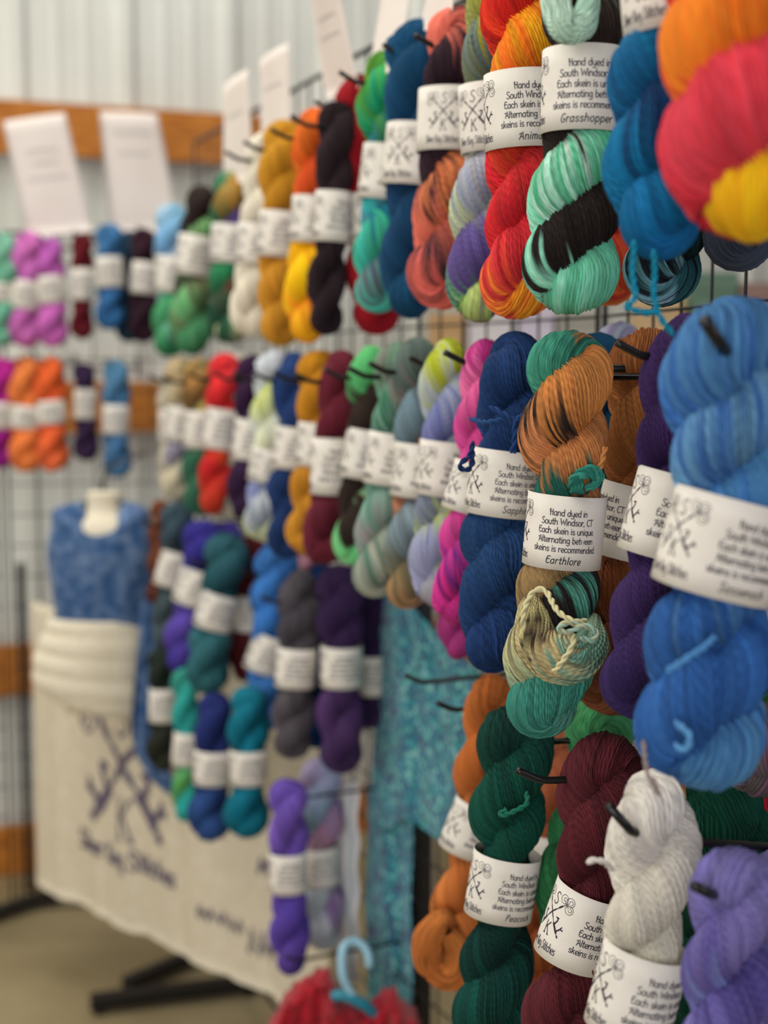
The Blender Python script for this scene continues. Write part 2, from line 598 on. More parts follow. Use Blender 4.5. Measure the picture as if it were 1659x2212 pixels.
V, F = [], []
nx, nz = 110, 24
for off in (0, -.0012):
    for i in range(nx + 1):
        for j in range(nz + 1):
            V.append(banner_pt(BLEN * i / nx, BZ0 + (BZ1 - BZ0) * j / nz, off))
m = (nx + 1) * (nz + 1)
for L in (0, 1):
    for i in range(nx):
        for j in range(nz):
            a = L * m + i * (nz + 1) + j
            q = (a, a + nz + 1, a + nz + 2, a + 1)
            F.append(q if not L else q[::-1])
for i in range(nx):
    for j in (0, nz):
        a, b = i * (nz + 1) + j, (i + 1) * (nz + 1) + j
        F.append((a, b, m + b, m + a))
banner = add_obj('cloth_banner', make_mesh('cloth_banner', np.array(V), F), M_CANVAS)
tag(banner, 'cream cloth banner printed with two crossed keys, hanging below the dress form', 'banner')
BH = BZ1 - BZ0
fnb = lambda x, y: banner_pt(x, BZ0 + y, .002)


def bx(px):
    """metres along the banner for a photograph column"""
    k = (px - 829.5) / F_PX
    # solve B0.x + BU.x t = k (B0.y + BU.y t)
    return (k * B0.y - B0.x) / (BU.x - k * BU.y)


em = emblem_strokes(bx(254), .375, .56, 1.25)
add_obj('key_emblem', ink_mesh('key_emblem', em, fnb, .01), M_BANNER_INK, banner)
tx = text_strokes('Silver Key Stitches', bx(250), .142, .043, width=.007, track=.2)
add_obj('printed_text', ink_mesh('printed_text', tx, fnb, .006), M_BANNER_INK, banner)
# more faded print, half lost in the folds
rg = random.Random(5)
for (pxa, pxb, y, hh) in ((418, 505, .118, .018), (520, 575, .098, .03), (545, 590, .26, .02), (566, 600, .40, .03), (600, 640, .22, .02)):
    st = []
    x, xe = bx(pxa), bx(pxb)
    line = []
    while x < xe:
        ln = rg.uniform(.012, .026)
        line += [(x, y + rg.uniform(-1, 1) * hh * .6), (x + ln * .3, y - hh), (x + ln * .6, y + hh), (x + ln, y - hh * .5)]
        x += ln + .008
    add_obj('faded_lettering', ink_mesh('faded_lettering', [(line, .005)], fnb, .01), M_BANNER_INK, banner)

# ------------------------------------------------------------------ dress form with shawl and cowl


def loft(levels, n=48, cap=True, wob=0.0, seed=0):
    """levels: (cx, cy, z, rx, ry, tilt) stacked ellipses"""
    V, F = [], []
    rg = np.random.default_rng(seed)
    ph = rg.uniform(0, 6.28, 6)
    for (cx, cy, z, rx, ry, tl) in levels:
        for j in range(n):
            a = 2 * math.pi * j / n
            k = 1 + wob * (math.sin(3 * a + ph[0] + z * 9) + .7 * math.sin(5 * a + ph[1] - z * 14) + .5 * math.sin(8 * a + ph[2] + z * 30))
            V.append((cx + rx * k * math.cos(a), cy + ry * k * math.sin(a), z + tl * math.cos(a)))
    for i in range(len(levels) - 1):
        for j in range(n):
            F.append((i * n + j, (i + 1) * n + j, (i + 1) * n + (j + 1) % n, i * n + (j + 1) % n))
    if cap:
        F.append(tuple(range(n)))
        F.append(tuple((len(levels) - 1) * n + j for j in range(n))[::-1])
    return V, F


MD = 2.80


def lvl(y, xl, xr, depth=.55, tilt=0.0):
    a, b = P(xl, y, MD), P(xr, y, MD)
    rx = (b.x - a.x) / 2
    return ((a.x + b.x) / 2, MD + .02, a.z, rx, rx * depth, tilt)


def dense(levels, k=4):
    return [tuple(q) for q in smooth_path(levels, k)]


M_FORM = new_mat('cream_moulded_torso', .55, (232, 222, 196))[0]
form = thing('dress_form', 'small cream torso dress form hanging in front of the banner', 'mannequin', P(215, 1300, MD))
bk = Vector(form.location)
lv = dense([lvl(1540, 140, 300), lvl(1480, 118, 318), lvl(1400, 128, 306), lvl(1330, 140, 296), lvl(1250, 128, 312), lvl(1170, 128, 312), lvl(1135, 140, 300),
            lvl(1118, 165, 275), lvl(1105, 180, 258), lvl(1090, 184, 254), lvl(1070, 184, 258), lvl(1062, 190, 252)])
V, F = loft(lv)
o = add_obj('torso', make_mesh('torso', np.array(V) - np.array(bk), F), M_FORM, form)
mb = MB()
q = P(222, 1066, MD + .02) - bk
mb.tube([q, q + Vector((0, .0, .012)), q + Vector((0, .05, .05)), q + Vector((.0, .50, .05))], .004, 8)
mb.obj('hanging_rod', M_STEEL, form)

M_LACE = noise_mix_material('blue_lace_yarn', (44, 84, 132), (116, 140, 176), 42, .85, 3, (.42, .74), .004, sheen=.3)
shawl_v, shawl_f = [], []
n = 64
lev = dense([lvl(1345, 116, 318), lvl(1300, 108, 326), lvl(1240, 102, 332), lvl(1180, 100, 332), lvl(1140, 106, 326), lvl(1114, 108, 322), lvl(1102, 114, 316), lvl(1093, 134, 300), lvl(1086, 166, 272)], 5)
rgn = np.random.default_rng(3)
for off in (0, -.006):
    for i, (cx, cy, z, rx, ry, tl) in enumerate(lev):
        for j in range(n):
            a = 2 * math.pi * j / n
            k = 1 + .02 * math.sin(5 * a + z * 20) + .015 * math.sin(9 * a - z * 33)
            fr = max(0, -math.sin(a)) ** 4           # front of the neck dips into a V
            zz = z
            if i > 13:
                zz -= fr * .085 * (i - 13) / (len(lev) - 14)
            if i < 4:
                zz += .012 * math.sin(3 * a + 1) * (4 - i) / 4
            shawl_v.append((cx + (rx * k + off) * math.cos(a), cy + (ry * k * 1.08 + off) * math.sin(a), zz))
nl = len(lev)
for L in (0, 1):
    for i in range(nl - 1):
        for j in range(n):
            b = L * nl * n
            q = (b + i * n + j, b + i * n + (j + 1) % n, b + (i + 1) * n + (j + 1) % n, b + (i + 1) * n + j)
            shawl_f.append(q if not L else q[::-1])
for i in (0, nl - 1):
    for j in range(n):
        shawl_f.append((i * n + j, i * n + (j + 1) % n, nl * n + i * n + (j + 1) % n, nl * n + i * n + j))
lace = add_obj('lace_shawl', make_mesh('lace_shawl', np.array(shawl_v), shawl_f), M_LACE)
tag(lace, 'blue lace shawl draped round the shoulders of the dress form', 'shawl')
# its long tail hanging down beside the form
tail = [(322, 1300, 44), (326, 1360, 50), (322, 1430, 56), (318, 1500, 60), (316, 1580, 66), (330, 1640, 66), (352, 1690, 46), (372, 1720, 18)]
V, F = [], []
tp = [np.array(q, float) for q in tail]
path = smooth_path(tp, 6)
for off in (0, .014):
    for i, (tx_, ty_, tw_) in enumerate(path):
        for j in range(9):
            u = j / 8 - .5
            p = P(tx_ + u * tw_, ty_ + 6 * math.sin(u * 5), 2.74 + off + .012 * math.sin(u * 14 + ty_ * .02))
            V.append(tuple(p))
k = len(path)
for L in (0, 1):
    for i in range(k - 1):
        for j in range(8):
            a = L * k * 9 + i * 9 + j
            q = (a, a + 9, a + 10, a + 1)
            F.append(q if not L else q[::-1])
for i in range(k - 1):
    for j in (0, 8):
        a, b = i * 9 + j, (i + 1) * 9 + j
        F.append((a, b, k * 9 + b, k * 9 + a))
add_obj('shawl_tail', make_mesh('shawl_tail', np.array(V), F), M_LACE, lace)

M_CREAM = noise_mix_material('cream_knit', (226, 215, 188), (238, 229, 206), 90, .9, 2, (.3, .7), .003, sheen=.2)
lev = []
rows = [(1338, 112, 302), (1352, 100, 306), (1372, 104, 308), (1384, 92, 310), (1402, 86, 308), (1414, 92, 306), (1428, 78, 304), (1446, 74, 302), (1456, 82, 300), (1470, 74, 304), (1488, 74, 306), (1497, 84, 302), (1508, 92, 304), (1520, 104, 302), (1528, 118, 292)]
for (y, a, b) in rows[::-1]:
    c = list(lvl(y, a, b, .62))
    c[5] = -.022 * (y - 1338) / 190
    lev.append(tuple(c))
V, F = loft(dense(lev, 3), 56, False, .012, 4)
cowl = add_obj('knitted_cowl', make_mesh('knitted_cowl', np.array(V), F), M_CREAM)
tag(cowl, 'cream knitted cowl bunched in folds round the hips of the dress form', 'cowl')
sm_ = cowl.modifiers.new('thick', 'SOLIDIFY')
sm_.thickness = .008

# ------------------------------------------------------------------ turquoise shawl on the wall


def speckle_material(name, cols, scale, bump):
    m, nt, b = new_mat(name, .85, sheen=.25)
    tc = nd(nt, 'ShaderNodeTexCoord')
    vo = nd(nt, 'ShaderNodeTexVoronoi')
    vo.inputs['Scale'].default_value = scale
    no = nd(nt, 'ShaderNodeTexNoise')
    no.inputs['Scale'].default_value = scale * .22
    no.inputs['Detail'].default_value = 4
    nt.links.new(tc.outputs['Object'], vo.inputs['Vector'])
    nt.links.new(tc.outputs['Object'], no.inputs['Vector'])
    se = nd(nt, 'ShaderNodeSeparateColor')
    nt.links.new(vo.outputs['Color'], se.inputs[0])
    ad = nd(nt, 'ShaderNodeMath', operation='MULTIPLY_ADD')
    nt.links.new(no.outputs[0], ad.inputs[0])
    ad.inputs[1].default_value = 1.1
    sb = nd(nt, 'ShaderNodeMath', operation='MULTIPLY_ADD')
    nt.links.new(se.outputs[0], sb.inputs[0])
    sb.inputs[1].default_value = .8
    sb.inputs[2].default_value = -.42
    nt.links.new(sb.outputs[0], ad.inputs[2])
    cr = nd(nt, 'ShaderNodeValToRGB')
    el = cr.color_ramp.elements
    for i, (p, c) in enumerate(cols):
        e = el[i] if i < 2 else el.new(p)
        e.position = p
        e.color = (*lin(c), 1)
    nt.links.new(ad.outputs[0], cr.inputs[0])
    nt.links.new(cr.outputs[0], b.inputs['Base Color'])
    bm = nd(nt, 'ShaderNodeBump')
    bm.inputs['Strength'].default_value = .8
    bm.inputs['Distance'].default_value = bump
    nt.links.new(vo.outputs['Distance'], bm.inputs['Height'])
    nt.links.new(bm.outputs[0], b.inputs['Normal'])
    return m


M_TURQ = speckle_material('speckled_turquoise_knit', [(0.06, (84, 50, 110)), (.92, (140, 206, 200)), (.2, (10, 66, 112)), (.36, (4, 104, 140)), (.55, (8, 132, 158)), (.68, (24, 142, 130)), (.8, (60, 176, 190))], 150, .004)


def panel_d(x):
    return .985 / (.4365 + (x - 829.5) / F_PX) - .045


def cloth(cols_top_bottom, nv, fold, thick, seed, dshift=0.0):
    """hanging cloth: columns of (x, y top, y bottom) in the photograph on the panel's plane"""
    rg = np.random.default_rng(seed)
    ph = rg.uniform(0, 6.28, 4)
    C = smooth_path(cols_top_bottom, 6)
    V, F = [], []
    for off in (0, thick):
        for (x, a, b) in C:
            for j in range(nv + 1):
                v = j / nv
                y = a + (b - a) * v
                d = panel_d(x) + dshift + off - fold * (math.sin(x * .05 + ph[0] + v * 1.5) + .6 * math.sin(x * .11 + ph[1] - v * 3) + .4 * math.sin(y * .03 + ph[2]))
                V.append(tuple(P(x + 2.5 * math.sin(y * .021 + ph[3]), y, d)))
    k, w = len(C), nv + 1
    for L in (0, 1):
        for i in range(k - 1):
            for j in range(nv):
                a = L * k * w + i * w + j
                q = (a, a + w, a + w + 1, a + 1)
                F.append(q[::-1] if not L else q)
    for i in range(k - 1):
        for j in (0, nv):
            a, b = i * w + j, (i + 1) * w + j
            F.append((a, b, k * w + b, k * w + a))
    for i in (0, k - 1):
        for j in range(nv):
            a = i * w + j
            F.append((a, a + 1, k * w + a + 1, k * w + a))
    return V, F


V, F = cloth([(806, 1500, 1780), (814, 1400, 1788), (826, 1300, 1790), (842, 1286, 1786), (880, 1300, 1768), (925, 1346, 1800), (985, 1404, 1838), (1035, 1452, 1872), (1080, 1490, 1900)], 40, .006, .014, 2)
tq = add_obj('knitted_shawl', make_mesh('knitted_shawl', np.array(V), F), M_TURQ)
tag(tq, 'large speckled turquoise knitted shawl hung on the grid beside the black post', 'shawl')
V, F = cloth([(792, 1690, 2240), (812, 1700, 2236), (835, 1700, 2230), (858, 1700, 2226), (878, 1690, 2225), (890, 1690, 2222)], 40, .008, .014, 7, .022)
add_obj('shawl_tail', make_mesh('shawl_tail', np.array(V), F), M_TURQ, tq)

# ------------------------------------------------------------------ red shawl on a light blue hanger
M_RED = noise_mix_material('red_knit', (128, 6, 22), (182, 14, 36), 60, .85, 3, (.3, .7), .004, sheen=.25)
HD_ = 2.05
top = [(572, 2235), (590, 2200), (615, 2162), (650, 2126), (690, 2106), (715, 2116), (735, 2150), (770, 2172), (800, 2172), (822, 2158), (845, 2148), (862, 2158), (880, 2182), (897, 2196), (905, 2235)]
path = smooth_path(top, 5)
V, F = [], []
nr = 26
for i, (x, y) in enumerate(path):
    c = P(x, y, HD_)
    for j in range(nr):
        a = math.pi * (j / (nr - 1)) - math.pi / 2     # from front hem over the top to the back hem
        dep = .032 + .010 * math.sin(x * .045)
        if abs(a) < 1.15:
            yy, zz = dep * math.sin(a * 1.37), -dep * (1 - math.cos(a))
        else:
            s_ = (abs(a) - 1.15) / (math.pi / 2 - 1.15)
            yy = math.copysign(dep + .012 * s_, a)
            zz = -dep * (1 - math.cos(1.15)) - s_ * .30
        wv = .006 * math.sin(x * .09 + j * .5) + .005 * math.sin(x * .17 - j * .8)
        V.append((c.x, c.y + yy + wv, c.z + zz + wv * .6))
k = len(path)
for i in range(k - 1):
    for j in range(nr - 1):
        a = i * nr + j
        F.append((a, a + nr, a + nr + 1, a + 1))
red = add_obj('knitted_shawl', make_mesh('knitted_shawl', np.array(V), F), M_RED)
tag(red, 'red knitted shawl slung over the light blue hanger at the bottom edge', 'shawl')
s_ = red.modifiers.new('thick', 'SOLIDIFY')
s_.thickness = .006
M_BLUEPL = new_mat('light_blue_plastic', .35, (150, 196, 214), .5)[0]
M_TEALPL = new_mat('teal_plastic', .35, (22, 128, 150), .5)[0]
hg = thing('coat_hanger', 'light blue plastic hanger holding the red shawl', 'hanger', P(765, 2150, HD_))
hb = Vector(hg.location)
mb = MB()
hp = smooth_path([tuple(P(x, y, HD_ - .03 + e) - hb) for (x, y, e) in ((766, 2160, .0), (752, 2135, 0), (741, 2110, 0), (738, 2080, .005), (739, 2060, .01), (745, 2042, .02), (762, 2034, .03), (782, 2042, .03), (795, 2064, .025), (797, 2092, .02))], 6)
mb.tube([tuple(q) for q in hp], [.0068] * (len(hp) - 3) + [.0066, .006, .004], 12)
mb.obj('hanger_hook', M_BLUEPL, hg)
mb = MB()
hp = smooth_path([tuple(P(x, y, HD_ - e) - hb) for (x, y, e) in ((640, 2230, -.02), (690, 2185, 0), (716, 2156, .026), (740, 2150, .03), (770, 2162, .03), (800, 2182, .02), (850, 2230, -.02))], 6)
mb.tube([tuple(q) for q in hp], .009, 10)
o = mb.obj('hanger_arms', M_TEALPL, hg)
o['label'] = 'teal hanger arms'

# black upright between the panels
pp = P(906, 1900, 2.16)
post = thing('stand_post', 'black square upright beside the turquoise shawl', 'stand post', (pp.x, pp.y, 0))
mb = MB()
mb.box((0, 0, .62), (.030, .030, 1.18), Matrix.Rotation(.4, 3, 'Z'))
mb.obj('upright', M_STEEL, post, False)
mb = MB()
mb.box((0, 0, .016), (.09, .30, .032), Matrix.Rotation(.4, 3, 'Z'))
mb.obj('base_bar', M_STEEL, post, False)

pp = P(52, 1500, 3.74)
post2 = thing('stand_post', 'thin black upright at the left edge of the banner', 'stand post', (pp.x, pp.y, 0))
zt = P(52, 1222, 3.74).z
mb = MB()
mb.box((0, 0, zt / 2), (.022, .022, zt), Matrix.Rotation(.3, 3, 'Z'))
mb.obj('upright', M_STEEL, post2, False)
mb = MB()
mb.box((0, 0, zt + .003), (.026, .026, .006), Matrix.Rotation(.3, 3, 'Z'))
mb.obj('end_cap', M_STEEL, post2, False)

# ------------------------------------------------------------------ things seen through the grid
M_WHITECL = noise_mix_material('white_cloth', (238, 236, 236), (244, 242, 242), 20, .85)
V, F = [], []
pts = [(722, 1690), (722, 2120), (768, 1690), (768, 2120)]
nn = 40
for off in (0, .02):
    for i in range(nn + 1):
        for j in range(9):
            u, v = j / 8, i / nn
            y = 1690 + 430 * v
            x = 726 + 48 * u + 3 * math.sin(v * 26) * (1 if u > .5 else 0)
            V.append(tuple(P(x, y, 2.29 + off + .008 * math.sin(u * 9) + .004 * math.sin(v * 26))))
for L in (0, 1):
    for i in range(nn):
        for j in range(8):
            a = L * (nn + 1) * 9 + i * 9 + j
            q = (a, a + 9, a + 10, a + 1)
            F.append(q if not L else q[::-1])
o = add_obj('cloth_strip', make_mesh('cloth_strip', np.array(V), F), M_WHITECL)
tag(o, 'white cloth strip hanging behind the purple and lilac skeins', 'cloth')

# high shelf with boxes far behind the near panels
M_SHELF = noise_mix_material('grey_laminate', (150, 146, 140), (164, 160, 154), 6, .6)
c0, c1 = P(900, 795, 3.35), P(1900, 795, 3.35)
mb = MB()
mid = (c0 + c1) / 2
mb.box((mid.x, 3.5, CAM_H - .03), (c1.x - c0.x, .36, .03))
for q in (c0.x + .03, mid.x, c1.x - .03):
    mb.box((q, 3.5, (CAM_H - .045) / 2), (.035, .34, CAM_H - .045))
sh = mb.obj('storage_shelf', M_SHELF, None, False)
tag(sh, 'tall grey shelf standing behind the near grid panels', 'shelf')
BX = [((930, 1004), 676, (204, 166, 116), 'tan cardboard box on the shelf, seen under the coral skein', 'cardboard_box'),
      ((1014, 1112), 668, (232, 226, 226), 'white box on the shelf, seen above the sapphire navy skein', 'storage_box'),
      ((1122, 1196), 664, (222, 212, 226), 'pale lilac box on the shelf, seen above the orange and teal skein', 'storage_box'),
      ((1206, 1300), 672, (176, 172, 160), 'grey box on the shelf, seen below the dark brown and mint skein', 'storage_box'),
      ((1388, 1478), 640, (206, 176, 132), 'beige box on the shelf, seen beside the hanging turquoise tie', 'storage_box'),
      ((1496, 1594), 588, (104, 132, 112), 'sage green bin on the shelf at right', 'storage_bin'),
      ((1604, 1750), 610, (150, 122, 112), 'dusty brown box on the shelf at the right edge', 'storage_box')]
for (xr, yt, col, lb, nm) in BX:
    a, b = P(xr[0], yt, 3.42), P(xr[1], yt, 3.42)
    hh = a.z - CAM_H + .015
    m_ = new_mat(nm + '_card', .7, col)[0]
    cx = (a.x + b.x) / 2
    t = thing(nm, lb, 'box', (cx, 3.5, CAM_H - .015), 'boxes on the shelf behind the panels')
    q = MB()
    q.box((0, 0, hh * .41), (b.x - a.x, .16, hh * .82))
    q.obj('box_body', m_, t, False)
    q = MB()
    q.box((0, 0, hh * .91), (b.x - a.x + .006, .166, hh * .18))
    q.obj('lid', m_, t, False)
# ------------------------------------------------------------------ twisted skeins
def srgb_stops(stops):
    ts = np.array([s[0] for s in stops], float)
    cs = np.array([lin(s[1]) for s in stops], float) ** 1.06
    return ts, cs


def eval_stops(stops, t):
    ts, cs = srgb_stops(stops)
    return np.stack([np.interp(t, ts, cs[:, k]) for k in range(3)], -1)


def as_stops(p):
    if isinstance(p[0], (int, float)):
        return [(0, p), (1, p)]
    if isinstance(p[0][0], (int, float)) and len(p[0]) == 3:
        n = len(p)
        return [(i / max(1, n - 1), c) for i, c in enumerate(p)]
    return p


def periodic_noise(rng, rows, knots, m, blur=0):
    a = rng.normal(size=(rows, knots))
    for _ in range(blur):
        a = (np.roll(a, 1, 0) + 2 * a + np.roll(a, -1, 0)) / 2.6
    x = np.arange(m) / m * knots
    i = np.floor(x).astype(int)
    f = x - i
    f = f * f * (3 - 2 * f)
    return (a[:, i % knots] * (1 - f) + a[:, (i + 1) % knots] * f).T  # m x rows


RES = {'h': (42, 4, 340), 'm': (34, 4, 210), 'f': (30, 2, 140)}


def bundle_mesh(name, pos, nrm, rad, cols_fn, Ns, k, twist, seed, closed=True, strand_amp=1.0, uv=True):
    """corrugated bundle of yarn along a centre line; nrm are reference normals; rad per sample"""
    rng = np.random.default_rng(seed)
    M = len(pos)
    Nv = Ns * k
    if closed:
        tan = np.roll(pos, -1, 0) - np.roll(pos, 1, 0)
    else:
        tan = np.gradient(pos, axis=0)
    tan /= np.linalg.norm(tan, axis=1)[:, None]
    nrm = nrm - tan * (nrm * tan).sum(1)[:, None]
    nrm /= np.linalg.norm(nrm, axis=1)[:, None]
    bi = np.cross(tan, nrm)
    j = np.arange(Nv)
    sid = j // k
    u = (j % k) / k * 2 - 1.0
    prof = np.sqrt(np.maximum(0, 1 - u * u))
    s = np.arange(M) / M
    drift = periodic_noise(rng, Ns, 14, M, 1)[:, sid] * .42
    lift = periodic_noise(rng, Ns, 10, M, 0)[:, sid]
    warp = periodic_noise(rng, 5, 7, M)
    base = 2 * np.pi * j / Nv
    wv = sum(warp[:, q:q + 1] * np.sin((q % 3 + 1) * base[None, :] + q * 1.3) / (q % 3 + 1) for q in range(5)) * .15
    phi = base[None, :] + wv + drift * (2 * np.pi / Ns) + 2 * np.pi * twist * s[:, None]
    hw = np.pi / Ns * strand_amp
    rr = rad[:, None] * (1 - .9 * hw + 1.35 * hw * prof[None, :] + lift * .032)
    rr = rr * (1 + .045 * (warp[:, 0:1] * np.sin(base + 1.) + warp[:, 1:2] * np.sin(2 * base)))
    V = pos[:, None, :] + rr[..., None] * (np.cos(phi)[..., None] * nrm[:, None, :] + np.sin(phi)[..., None] * bi[:, None, :])
    nxt = np.roll(j, -1)
    rows = np.arange(M if closed else M - 1)
    r1 = (rows + 1) % M
    F = np.stack([rows[:, None] * Nv + j, rows[:, None] * Nv + nxt, r1[:, None] * Nv + nxt, r1[:, None] * Nv + j], -1).reshape(-1, 4)
    me = make_mesh(name, V.reshape(-1, 3), F)
    C = cols_fn(s, sid, rng, base)
    ca = np.ones((M * Nv, 4), dtype=np.float32)
    ca[:, :3] = np.clip(C.reshape(-1, 3), 0.003, 1)
    at = me.attributes.new('dye', 'FLOAT_COLOR', 'POINT')
    at.data.foreach_set('color', ca.ravel())
    if uv:
        seg = np.linalg.norm(np.diff(pos, axis=0), axis=1)
        arc = np.concatenate([[0], np.cumsum(seg), [np.sum(seg) + np.linalg.norm(pos[-1] - pos[0])]])
        sw = 2 * np.pi * np.mean(rad) / Ns
        vv = arc / sw
        jj = np.arange(Nv)
        uu0, uu1 = jj / k, (jj + 1) / k
        U = np.empty((len(rows), Nv, 4, 2), dtype=np.float32)
        U[:, :, 0, 0] = uu0; U[:, :, 1, 0] = uu1; U[:, :, 2, 0] = uu1; U[:, :, 3, 0] = uu0
        U[:, :, 0, 1] = vv[rows][:, None]; U[:, :, 1, 1] = vv[rows][:, None]
        U[:, :, 2, 1] = vv[rows + 1][:, None]; U[:, :, 3, 1] = vv[rows + 1][:, None]
        ul = me.uv_layers.new(name='UVMap')
        ul.data.foreach_set('uv', U.ravel())
    return me


def hank(name, L, W, turns, fa, lab, A, B, res, seed, bow=0.0, mott=.12, flame=.03, fat=1.0, depth=.86):
    """a loop of yarn twisted on itself: two plies wound round each other, closed at top and bottom"""
    Ns, k, M = RES[res]
    rng = np.random.default_rng(seed + 77)
    r = W / 3.14
    R = .57 * r
    # centre line of the untwisted loop
    n = 240
    straight = L - 2 * r - 2 * R
    aa = np.linspace(0, np.pi / 2, n)
    w = np.concatenate([R * np.sin(aa), np.full(n, R), R * np.cos(aa), -R * np.sin(aa), np.full(n, -R), -R * np.cos(aa)])
    z = np.concatenate([-r - R + R * np.cos(aa), -r - R - straight * np.linspace(0, 1, n), -L + r + R - R * np.sin(aa),
                        -L + r + R - R * np.cos(aa), -L + r + R + straight * np.linspace(0, 1, n), -r - R + R * np.sin(aa)])
    nw = np.concatenate([np.sin(aa), np.ones(n), np.cos(aa), -np.sin(aa), -np.ones(n), -np.cos(aa)])
    nz = np.concatenate([np.cos(aa), np.zeros(n), -np.sin(aa), -np.cos(aa), np.zeros(n), np.sin(aa)])
    # sample by the length of the twisted line
    tt = -z / L
    th = -np.pi / 2 - 2 * np.pi * turns * (tt - fa)
    px, py = w * np.cos(th), w * np.sin(th)
    pp = np.stack([px, py, z], 1)
    d = np.concatenate([[0], np.cumsum(np.linalg.norm(np.diff(pp, axis=0), axis=1) + 1e-7)])
    sm = np.arange(M) / M * d[-1]
    w, z, nw, nz = (np.interp(sm, d, q) for q in (w, z, nw, nz))
    for _ in range(2):
        nw = (np.roll(nw, 1) + nw + np.roll(nw, -1)) / 3
        nz = (np.roll(nz, 1) + nz + np.roll(nz, -1)) / 3
    t = -z / L
    th = -np.pi / 2 - 2 * np.pi * turns * (t - fa)
    th = th + np.interp(t, np.linspace(0, 1, 7), rng.normal(size=7)) * .22
    g = np.ones(M)
    if lab is not None:
        g -= .21 / (1 + np.exp(-(t - lab[0]) * 60)) / (1 + np.exp((t - lab[1]) * 60))
    g *= 1 - .16 * np.exp(-(t / .07) ** 2)
    sway = bow * np.sin(np.pi * t)
    jx = np.interp(t, np.linspace(0, 1, 6), rng.normal(size=6)) * W * .035
    if lab is not None:
        jx = jx * (1 - 1 / (1 + np.exp(-(t - lab[0] + .03) * 50)) / (1 + np.exp((t - lab[1] - .03) * 50)))
    pos = np.stack([g * w * np.cos(th) + sway * W + jx, depth * g * w * np.sin(th), z], 1)
    nrm = np.stack([nw * np.cos(th), nw * np.sin(th), nz], 1)
    loop_len = d[-1]
    bulge = 1 + .085 * np.interp(np.arange(M) / M, np.linspace(0, 1, 13), rng.normal(size=13))
    bulge[-6:] = bulge[:6].mean(); bulge[:6] = bulge[:6].mean()
    if lab is not None:
        q_ = 1 / (1 + np.exp(-(t - lab[0]) * 60)) / (1 + np.exp((t - lab[1]) * 60))
        bulge = bulge * (1 - q_) + q_ * np.minimum(bulge, 1.0)
    rad = r * g * bulge * fat
    isA = w >= 0
    twist = -round(loop_len * ((R + r) * 2 * np.pi * turns / L + .50) / (2 * np.pi * r))

    def cols(s, sid, rng2, base):
        n_s = int(sid.max()) + 1
        jit = periodic_noise(rng2, n_s, 22, M, 0)[:, sid]
        low = periodic_noise(rng2, n_s, 9, M, 2)[:, sid]
        te = np.clip(t[:, None] + jit * flame * .7 + low * flame, 0, 1)
        ca, cb = eval_stops(A, te), eval_stops(B, te)
        C = np.where(isA[:, None, None], ca, cb)
        val = 1 + mott * (.55 * low + .6 * periodic_noise(rng2, n_s, 30, M, 0)[:, sid])
        return C * np.clip(val, .45, 1.6)[..., None]
    me = bundle_mesh(name, pos, nrm, rad, cols, Ns, k, twist, seed, uv=(res == 'h'))
    return me, r, R


def strand_mesh(name, pts, rad, color, light=None):
    """one loose end of yarn: two plies twisted round each other"""
    path = np.array(smooth_path(pts, 14))
    d = np.concatenate([[0], np.cumsum(np.linalg.norm(np.diff(path, axis=0), axis=1))])
    n = max(30, int(d[-1] / (rad * .45)))
    q = np.linspace(0, d[-1], n)
    path = np.stack([np.interp(q, d, path[:, i]) for i in range(3)], 1)
    mb = MB()
    tan = np.gradient(path, axis=0)
    tan /= np.linalg.norm(tan, axis=1)[:, None]
    ref = np.tile(np.array([[.31, -.9, .3]]), (n, 1))
    a = ref - tan * (ref * tan).sum(1)[:, None]
    a /= np.linalg.norm(a, axis=1)[:, None]
    b = np.cross(tan, a)
    ph = q / (rad * 6.5) * 2 * np.pi
    for o in (0, np.pi):
        mb.tube((path + (a * np.cos(ph + o)[:, None] + b * np.sin(ph + o)[:, None]) * rad * .5).tolist(), rad * .62, 6)
    me = make_mesh(name, np.array(mb.v), mb.f)
    c = np.ones((len(me.vertices), 4), dtype=np.float32)
    c[:, :3] = lin(color)
    if light is not None:
        f = np.linspace(0, 1, len(c))[:, None]
        c[:, :3] = np.array(lin(color)) * (1 - f) + np.array(lin(light)) * f
    at = me.attributes.new('dye', 'FLOAT_COLOR', 'POINT')
    at.data.foreach_set('color', c.ravel())
    return me


